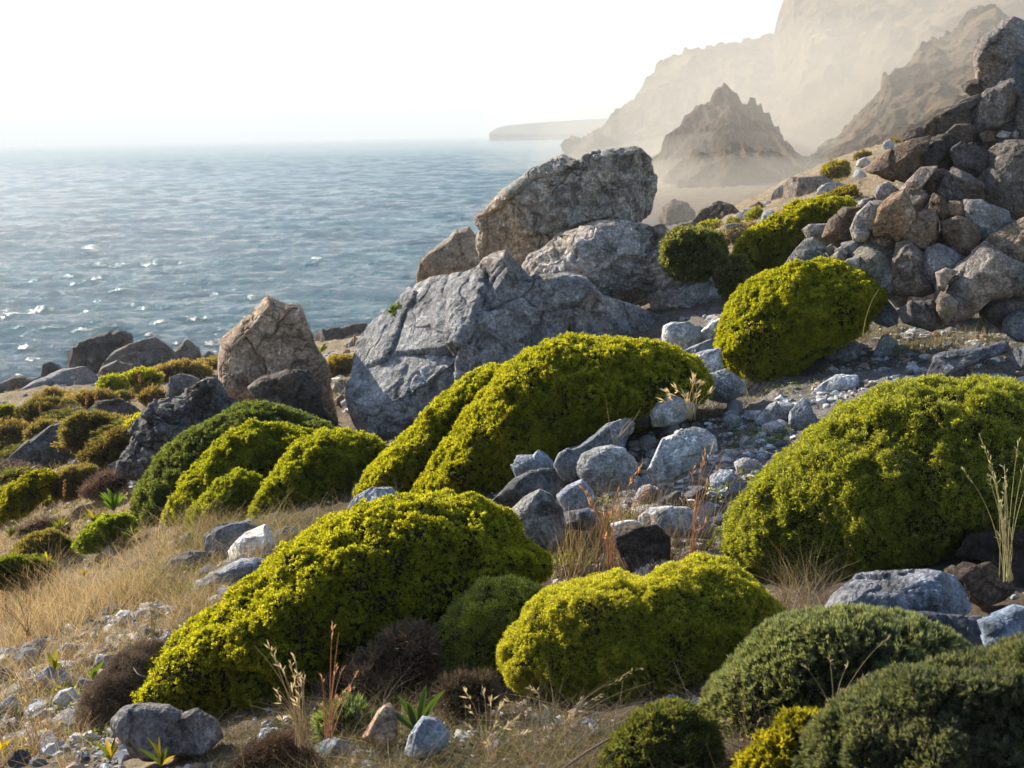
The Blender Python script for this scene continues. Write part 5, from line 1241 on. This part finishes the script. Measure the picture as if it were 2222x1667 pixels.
# low herbs with small round leaves
def herbs(poly, n, y0, y1, size, cols, seed, cf=2.5):
    P, rs = scatter(poly, n, y0, y1, seed, 1.8, cf)
    n = len(P); k = 5
    P = np.repeat(P + np.array([0, 0, 1]) * rs.uniform(.0, .03, (n, 1)), k, 0); m = len(P)
    P = P + rs.normal(size=(m, 3)) * size * [.8, .8, .3]
    d = rs.normal(size=(m, 3)); d[:, 2] = np.abs(d[:, 2]) * .8 + .2; d /= np.linalg.norm(d, axis=1)[:, None]
    L = size * rs.uniform(.6, 1.3, m)
    V, Fq = blades(P, d, L, L * .38, rs)
    c = np.array(cols)[rs.randint(0, len(cols), m)] * rs.uniform(.6, 1.3, (m, 1))
    GV.append(V); GF.append(Fq + sum(len(v) for v in GV[:-1])); GC_.append(np.repeat(c, 4, 0))
HC = [(.22, .24, .035), (.12, .16, .03), (.30, .30, .06), (.09, .12, .03)]
for i, (pl, n) in enumerate([([(1260, 1090), (1380, 1080), (1370, 1190), (1260, 1190)], 420), ([(1570, 935), (1720, 935), (1700, 990), (1590, 990)], 260),
        ([(1500, 1080), (1650, 1030), (1620, 1190), (1530, 1200)], 500), ([(1205, 1170), (1270, 1170), (1300, 1290), (1190, 1260)], 420),
        ([(1420, 880), (1800, 780), (1780, 860), (1600, 960), (1420, 980)], 260), ([(380, 1240), (520, 1250), (500, 1340), (380, 1330)], 220),
        ([(20, 1400), (330, 1380), (260, 1660), (20, 1660)], 420), ([(600, 1480), (1150, 1480), (1300, 1580), (1300, 1700), (600, 1700)], 500)]):
    herbs(pl, n, 2, 12, .011, HC if i != 7 else [(.07, .08, .025), (.05, .06, .02), (.12, .10, .06)], 40 + i)
herbs([(-900, 860), (480, 800), (760, 740), (760, 880), (300, 1000), (330, 1180), (-900, 1200)], 1800, 7, 40, .03, [(.20, .20, .04), (.13, .14, .035), (.28, .20, .08), (.20, .13, .06)], 60, 1.0)
flush('ground_cover', 'low yellow-green herbs between the stones', M_BROAD, 'ground cover')

# gravel: chips of broken limestone
def gravel(poly, n, y0, y1, s0, s1, seed, cf=2.0, clump=1.2):
    P, rs = scatter(poly, n, y0, y1, seed, clump, cf)
    n = len(P); S, T = ico(1); k = len(S)
    s = s0 * (s1 / s0) ** (rs.rand(n) ** 2.4)
    ax = rs.uniform(.55, 1.35, (n, 3)); ax[:, 2] *= .6
    Q = S[None] * ax[:, None] * s[:, None, None]
    Q = Q * (1 + .28 * rs.normal(size=(n, k, 1)).clip(-1.5, 1.5))
    a = rs.uniform(0, 6.28, n); ca, sa = np.cos(a)[:, None], np.sin(a)[:, None]
    Q = np.stack([Q[..., 0] * ca - Q[..., 1] * sa, Q[..., 0] * sa + Q[..., 1] * ca, Q[..., 2]], -1)
    V = (P[:, None] + Q + np.array([0, 0, .15]) * s[:, None, None]).reshape(-1, 3)
    Fq = (T[None] + (np.arange(n) * k)[:, None, None]).reshape(-1, 3)
    cl = np.array([(.30, .32, .35), (.42, .42, .42), (.20, .19, .18), (.26, .20, .155), (.55, .55, .54), (.34, .25, .20), (.15, .16, .18)])
    c = cl[rs.choice(7, n, p=[.24, .16, .18, .14, .08, .10, .10])] * rs.uniform(.85, 1.6, (n, 1))
    GV.append(V); GF.append(Fq + sum(len(v) for v in GV[:-1])); GC_.append(np.repeat(c, k, 0))
gravel([(1730, 900), (1850, 740), (2080, 700), (3300, 700), (3300, 1100), (2400, 900), (1900, 860)], 7500, 5, 11, .004, .040, 71)
gravel([(1190, 1130), (1400, 900), (1760, 840), (1720, 990), (1600, 1150), (1560, 1250), (1300, 1320), (1190, 1260)], 3600, 4, 9, .004, .035, 72)
gravel([(-300, 1340), (330, 1330), (480, 1320), (420, 1500), (250, 1700), (-300, 1750)], 2600, 2.5, 7, .005, .045, 73)
gravel([(480, 1700), (600, 1560), (1000, 1480), (1300, 1560), (1300, 1800), (480, 1800)], 900, 2, 5, .003, .022, 74)
gravel([(400, 1150), (620, 1140), (560, 1280), (380, 1360), (330, 1260)], 350, 4, 9, .006, .05, 75)
gravel([(-900, 880), (480, 790), (800, 700), (800, 900), (280, 1080), (-900, 1150)], 2600, 8, 50, .02, .12, 76, 1.0)
gravel([(1480, 520), (1950, 290), (2500, 290), (1900, 520), (1600, 640)], 500, 11, 70, .02, .10, 77, 1.0)
gravel([(1440, 690), (1640, 690), (1640, 860), (1440, 860)], 500, 6, 11, .006, .05, 78)
gravel(ALL, 7000, 2, 12, .002, .020, 79, 2.5)
flush('gravel', 'loose grey and pinkish stone chips scattered over the bare ground', m_leaf('stone_chips', 0.0, (1, 1, 1), .9, .15), 'gravel')

# ------------------------------------------------------------------ single tufts, stalks and leafy plants
def tube(pts, r0, r1, nseg=5):
    pts = np.asarray(pts, float); n = len(pts); V = []
    for i, p in enumerate(pts):
        d = pts[min(i + 1, n - 1)] - pts[max(i - 1, 0)]; d /= np.linalg.norm(d) + 1e-9
        a = np.cross(d, [.3, .9, .2]); a /= np.linalg.norm(a); b = np.cross(d, a); r = r0 + (r1 - r0) * i / (n - 1)
        for k in range(nseg): V.append(p + (a * math.cos(6.283 * k / nseg) + b * math.sin(6.283 * k / nseg)) * r)
    Fq = [(i * nseg + k, i * nseg + (k + 1) % nseg, (i + 1) * nseg + (k + 1) % nseg, (i + 1) * nseg + k) for i in range(n - 1) for k in range(nseg)]
    return np.array(V), np.array(Fq)
def bez(a, b, c, n=9):
    t = np.linspace(0, 1, n)[:, None]
    return a * (1 - t) ** 2 + b * 2 * t * (1 - t) + c * t * t
def tuft(label, base, tips, D, col, r=.0012, head=0.0, spread=14, extra=0, seed=1, group='tufts of tall dry stalks'):
    rs = np.random.RandomState(seed); b0 = at(base[0], base[1], D)
    root = empty('grass_tuft', b0); tag(root, label, 'grass tuft', group)
    Vs, Fs, HD = [], [], []; nb = 0
    tt = [(t[0], t[1], (t[2] if len(t) > 2 else 0)) for t in tips]
    for _ in range(extra):
        t = tt[rs.randint(len(tips))]; f = rs.uniform(.45, .95)
        tt.append((base[0] + (t[0] - base[0]) * f + rs.normal() * spread, base[1] + (t[1] - base[1]) * f + rs.normal() * 6, rs.normal() * 10))
    for x, y, bend in tt:
        dd = D + rs.uniform(-.12, .12)
        a = at(base[0] + rs.normal() * spread * .5, base[1] + rs.normal() * 4, D + rs.uniform(-.04, .04)); c = at(x, y, dd)
        m = at(base[0] * .55 + x * .45 - bend - (x - base[0]) * .22, base[1] * .35 + y * .65, (D + dd) / 2)
        P = bez(a, m, c); v, f = tube(P, r, r * .45, 4); Vs.append(v); Fs.append(f + nb); nb += len(v)
        if head and rs.rand() < .8:
            Vh, Fh, nh = [], [], 0
            for k in range(7):
                p = P[-1] * (1 - k * .1) + P[-3] * (k * .1)
                d = (P[-1] - P[-3]); d = d / np.linalg.norm(d) + rs.normal(size=3) * .35; d /= np.linalg.norm(d)
                v, f = blades(p[None], d[None], np.array([head * rs.uniform(.6, 1.2)]), np.array([head * .09]), rs)
                Vh.append(v); Fh.append(f + nh); nh += len(v)
            V = np.concatenate(Vh); HD.append((V, np.concatenate(Fh)))
    V = np.concatenate(Vs); c = np.tile(np.array(col), (len(V), 1)) * rs.uniform(.8, 1.2, (len(V), 1))
    mesh('stalks', V, np.concatenate(Fs), M_DRY, True, c, origin=b0, parent=root)
    for V, f in HD: mesh('seed_head', V, f, M_DRY, False, np.tile(np.array(col) * 1.25, (len(V), 1)), origin=b0, parent=root)
RED = (.42, .24, .13); PALE = (.46, .38, .24); OAT = (.36, .30, .18)
tuft('tall straw-coloured tuft with drooping ears in front of the biggest front cushion', (655, 1620), [(552, 1402), (585, 1405, 20), (610, 1450), (630, 1440), (645, 1460), (660, 1470), (600, 1500), (640, 1425)], 3.25, PALE, .0014, .02, 14, 12, 1)
tuft('upright reddish tuft right of the tall straw-coloured one', (712, 1600), [(722, 1362), (735, 1372, -8), (775, 1455, -25), (745, 1450), (705, 1500), (690, 1520)], 3.3, RED, .0015, .018, 9, 7, 2)
tuft('pale tall tuft at the right edge over the large right cushion', (2188, 1262), [(2128, 950), (2145, 985), (2210, 960), (2225, 1000), (2150, 1020), (2180, 1040), (2090, 1020), (2245, 1010)], 3.85, (.40, .38, .20), .0013, .02, 12, 9, 3)
tuft('red-tipped stalks rising before the big pale fractured stone', (1500, 1260), [(1503, 1020), (1550, 960, 12), (1570, 972, 16), (1524, 1000), (1478, 1080), (1515, 1060)], 4.95, RED, .0015, .026, 16, 8, 4)
tuft('slanting reddish ears left of the fractured stone', (1325, 1230), [(1395, 1003, -20), (1400, 1065), (1340, 1065), (1275, 1070), (1262, 1060), (1310, 1110)], 5.0, RED, .0015, .03, 14, 8, 5)
tuft('feathery pale ears beside the large middle cushion', (1500, 905), [(1448, 850), (1472, 833, 8), (1505, 822), (1490, 860), (1520, 850), (1440, 870)], 6.6, PALE, .0016, .05, 8, 10, 6)
tuft('thin pale stalks over the dark spiky dome', (1810, 1560), [(1745, 1445, 10), (1800, 1430), (1840, 1440), (1880, 1465, -10), (1835, 1500), (1925, 1385, -15)], 2.95, OAT, .0009, .016, 6, 3, 7)
tuft('fine stalks at the foot of the dark spiky dome', (1625, 1650), [(1590, 1460), (1600, 1540), (1570, 1560), (1650, 1560), (1540, 1540)], 3.0, OAT, .0009, .014, 8, 4, 8)
tuft('sparse bent stalks below the rounded yellow-green cushion', (1220, 1600), [(1150, 1490), (1300, 1510), (1390, 1450, 20), (1100, 1520), (1260, 1520), (1420, 1480, 15), (1180, 1530)], 3.4, OAT, .0009, .018, 26, 9, 9)
tuft('dry oat heads at the bottom centre', (1060, 1650), [(1050, 1500), (1085, 1530), (1120, 1560), (1010, 1500), (1140, 1590), (990, 1560)], 3.0, PALE, .0009, .022, 20, 8, 10)
tuft('thin reddish twiggy stalks at the left edge over the golden grass', (60, 1380), [(10, 1250), (50, 1230), (25, 1280), (75, 1240), (100, 1300), (0, 1310)], 5.3, (.25, .12, .08), .0012, .012, 10, 5, 11)
tuft('grey seed stalks in the golden grass left of the biggest front cushion', (335, 1390), [(315, 1250), (330, 1265), (350, 1280), (320, 1300), (360, 1275)], 5.2, (.28, .25, .13), .0013, .016, 6, 6, 12)
tuft('single long stalk leaning against the upper right cushion', (1872, 730), [(1908, 627)], 7.2, (.40, .36, .14), .0018, 0, 1, 0, 13)
tuft('pair of curved straws arching over the large middle cushion', (1335, 960), [(1315, 870, 12), (1388, 890, -30)], 6.4, PALE, .0014, .0, 8, 2, 14)
tuft('bent straws at the bottom left corner among the stones', (80, 1640), [(55, 1520), (95, 1530), (20, 1540), (130, 1570), (60, 1570)], 3.6, (.48, .34, .16), .0015, .02, 12, 6, 15)

def branch(label, pts, D, r, col, name='fallen_branch', cat='branch'):
    P = np.array([at(x, y, d) for (x, y), d in zip(pts, D)])
    q = np.linspace(0, len(P) - 1, len(P) * 6); Q = np.stack([np.interp(q, np.arange(len(P)), P[:, k]) for k in range(3)], 1)
    k = np.ones(7) / 7; Q2 = Q.copy()
    for j in range(3): Q2[3:-3, j] = np.convolve(Q[:, j], k, 'valid')
    v, f = tube(Q2, r, r * .4, 6)
    o = mesh(name, v, f, M_TWIG, True, np.tile(np.array(col), (len(v), 1)), origin=Q2[0]); tag(o, label, cat)
branch('long thin bare branch lying at the bottom edge', [(1180, 1700), (1260, 1640), (1310, 1610), (1360, 1585), (1400, 1560), (1440, 1535)], [2.9, 2.95, 3.0, 3.1, 3.2, 3.3], .0035, (.22, .16, .12))
branch('small grey forked twig below the dead grey bush', [(290, 1450), (300, 1465), (320, 1470), (340, 1480)], [4.3, 4.25, 4.25, 4.3], .002, (.25, .22, .19))

def leafy(label, base, leaves, D, cols, wpx=7, seed=1, group='broad-leaved plants', yellow=0.0):
    """rosette of long broad leaves; leaves: number or list of tips in the view"""
    rs = np.random.RandomState(seed); b0 = at(base[0], base[1], D); mpp = D / F
    root = empty('leafy_plant', b0); tag(root, label, 'plant', group)
    if isinstance(leaves, tuple):
        n, hpx = leaves
        tl = [(base[0] + math.sin(a) * hpx * .85, base[1] - hpx * rs.uniform(.45, 1.1) * math.cos(a * .8), rs.uniform(-1, 1)) for a in rs.uniform(-1.0, 1.0, n)]
    else: tl = [(x, y, rs.uniform(-.5, .5)) for x, y in leaves]
    for i, (x, y, dz) in enumerate(tl):
        L = math.hypot(x - base[0], y - base[1]) * mpp
        c = at(x, y, D + dz * L * .7); m = at(base[0] * .5 + x * .5 - (x - base[0]) * .15, base[1] * .35 + y * .65, D + dz * L * .2)
        P = bez(b0, m, c, 10); d = P[-1] - P[0]; s = np.cross(d, fw + rs.normal(size=3) * .4); s /= np.linalg.norm(s)
        nrm = np.cross(s, d); nrm /= np.linalg.norm(nrm)
        w = np.sin(np.linspace(.25, math.pi * .98, 10)) ** .8 * wpx * mpp * .36 * rs.uniform(.8, 1.2)
        V = []
        for p, ww in zip(P, w): V += [p - s * ww + nrm * ww * .35, p, p + s * ww + nrm * ww * .35]
        Fq = [q for k in range(9) for q in ((k * 3, k * 3 + 1, k * 3 + 4, k * 3 + 3), (k * 3 + 1, k * 3 + 2, k * 3 + 5, k * 3 + 4))]
        col = np.array(cols[rs.randint(len(cols))]) * rs.uniform(.75, 1.2)
        if rs.rand() < yellow: col = np.array((.36, .24, .04))
        V = np.array(V); mesh('leaf', V, np.array(Fq), M_BROAD, True, np.tile(col, (30, 1)), origin=b0, parent=root)
GRN = [(.06, .11, .015), (.09, .15, .02), (.12, .18, .025)]
YG = [(.15, .17, .02), (.10, .13, .02), (.22, .20, .03), (.28, .20, .05)]
leafy('bright green fan of upright leaves below the dark rock ridge', (247, 1108), (15, 48), 9.0, GRN, 10, 1)
leafy('dark green broad-leaved plant behind the pale blue pyramid stone', (905, 1590), [(925, 1487), (967, 1497), (862, 1508), (845, 1545), (885, 1525), (940, 1530)], 3.5, [(.045, .085, .015), (.06, .10, .02)], 22, 2)
leafy('yellow-green leaf clump left of the bright green fan', (130, 1150), (12, 34), 9.0, YG, 9, 3, yellow=.12)
leafy('yellow-green leaf clump just above the small dark green dome', (205, 1135), (12, 36), 8.6, YG, 9, 4, yellow=.1)
leafy('sparse leaf clump at the left edge above the fuzzy dome', (22, 1165), (9, 34), 9.4, YG, 9, 5, yellow=.1)
leafy('clump of yellow leaves below the fuzzy brown-green dome', (98, 1222), (7, 26), 7.6, [(.30, .26, .04), (.20, .20, .04)], 9, 6, yellow=.4)
leafy('orange and yellow leaves in the golden grass', (182, 1250), (6, 20), 7.3, [(.40, .20, .05), (.25, .2, .05)], 8, 7, yellow=.3)
leafy('two green leaves standing by a small stone at the lower left', (118, 1452), [(102, 1415), (118, 1420), (132, 1440), (124, 1408)], 4.9, [(.12, .14, .02), (.16, .15, .03)], 14, 8)
leafy('single long green leaf left of the dead grey bush', (200, 1475), [(226, 1435), (205, 1450)], 4.7, GRN, 13, 9)
leafy('yellow leaf at the bottom left corner', (2, 1625), [(22, 1605), (-15, 1600), (14, 1615)], 3.8, [(.6, .42, .03)], 14, 10)
leafy('leaf clump with orange tips under the large oblong grey stone', (240, 1650), [(205, 1612), (228, 1605), (262, 1618), (250, 1600), (222, 1640)], 3.7, [(.10, .11, .025), (.20, .14, .04)], 12, 11, yellow=.2)
leafy('dark leaf clump in front of the large oblong grey stone', (350, 1662), [(318, 1600), (335, 1612), (362, 1622), (300, 1625), (345, 1598), (380, 1640)], 3.5, [(.07, .10, .02), (.13, .11, .02)], 13, 12, yellow=.1)
leafy('tiny yellow-green plant in the gap beside the pointed boulder', (697, 765), (9, 22), 30, YG, 8, 13)
leafy('small green leaves at the right end of the small dark green dome', (285, 1165), (7, 34), 8.2, GRN + YG, 8, 14)

# brown dried flower spikes on the left slope
SP = []
def spike(label, x, y0, y1, D, col=(.36, .20, .09)):
    a, b = at(x, y0, D), at(x + 2, y1, D); n = 26
    P = a + (b - a) * np.linspace(0, 1, n)[:, None]
    v, f = tube(P, 1.2 * D / F, .8 * D / F, 5)
    o = empty('flower_spike', a); tag(o, label, 'dried flower', 'dried flower spikes on the left slope')
    mesh('stem', v, f, M_DRY, True, np.tile(np.array(col) * .8, (len(v), 1)), origin=a, parent=o)
    rs = np.random.RandomState(int(x)); q = a + (b - a) * rs.uniform(.3, 1, 90)[:, None]
    d = rs.normal(size=(90, 3)); d[:, 2] = np.abs(d[:, 2]) * .7; d /= np.linalg.norm(d, axis=1)[:, None]
    v, f = blades(q, d, rs.uniform(2.5, 5, 90) * D / F, np.full(90, 1.1 * D / F), rs)
    mesh('seed_pods', v, f, M_DRY, False, np.tile(np.array(col), (len(v), 1)) * rs.uniform(.7, 1.3, (len(v), 1)), origin=a, parent=o)
for lab, x, y0, y1, D in [('brown spike standing left of the dark rounded rock', 187, 890, 852, 16), ('second brown spike just right of the first, before the same rock', 207, 882, 856, 16.5),
        ('tall brown spike behind the dark rounded rock', 286, 868, 842, 18), ('spike between the green cushion and the grey knob of rock', 302, 838, 812, 22), ('short spike below the flat green cushion', 312, 880, 855, 19),
        ('tall spike at the left in front of the broad brown cushion', 86, 905, 868, 15), ('tall spike below the brown-green dome at the left', 138, 1095, 1042, 9.6), ('rusty spike in the gap by the huge boulder', 768, 750, 728, 24)]:
    spike(lab, x, y0, y1, D)
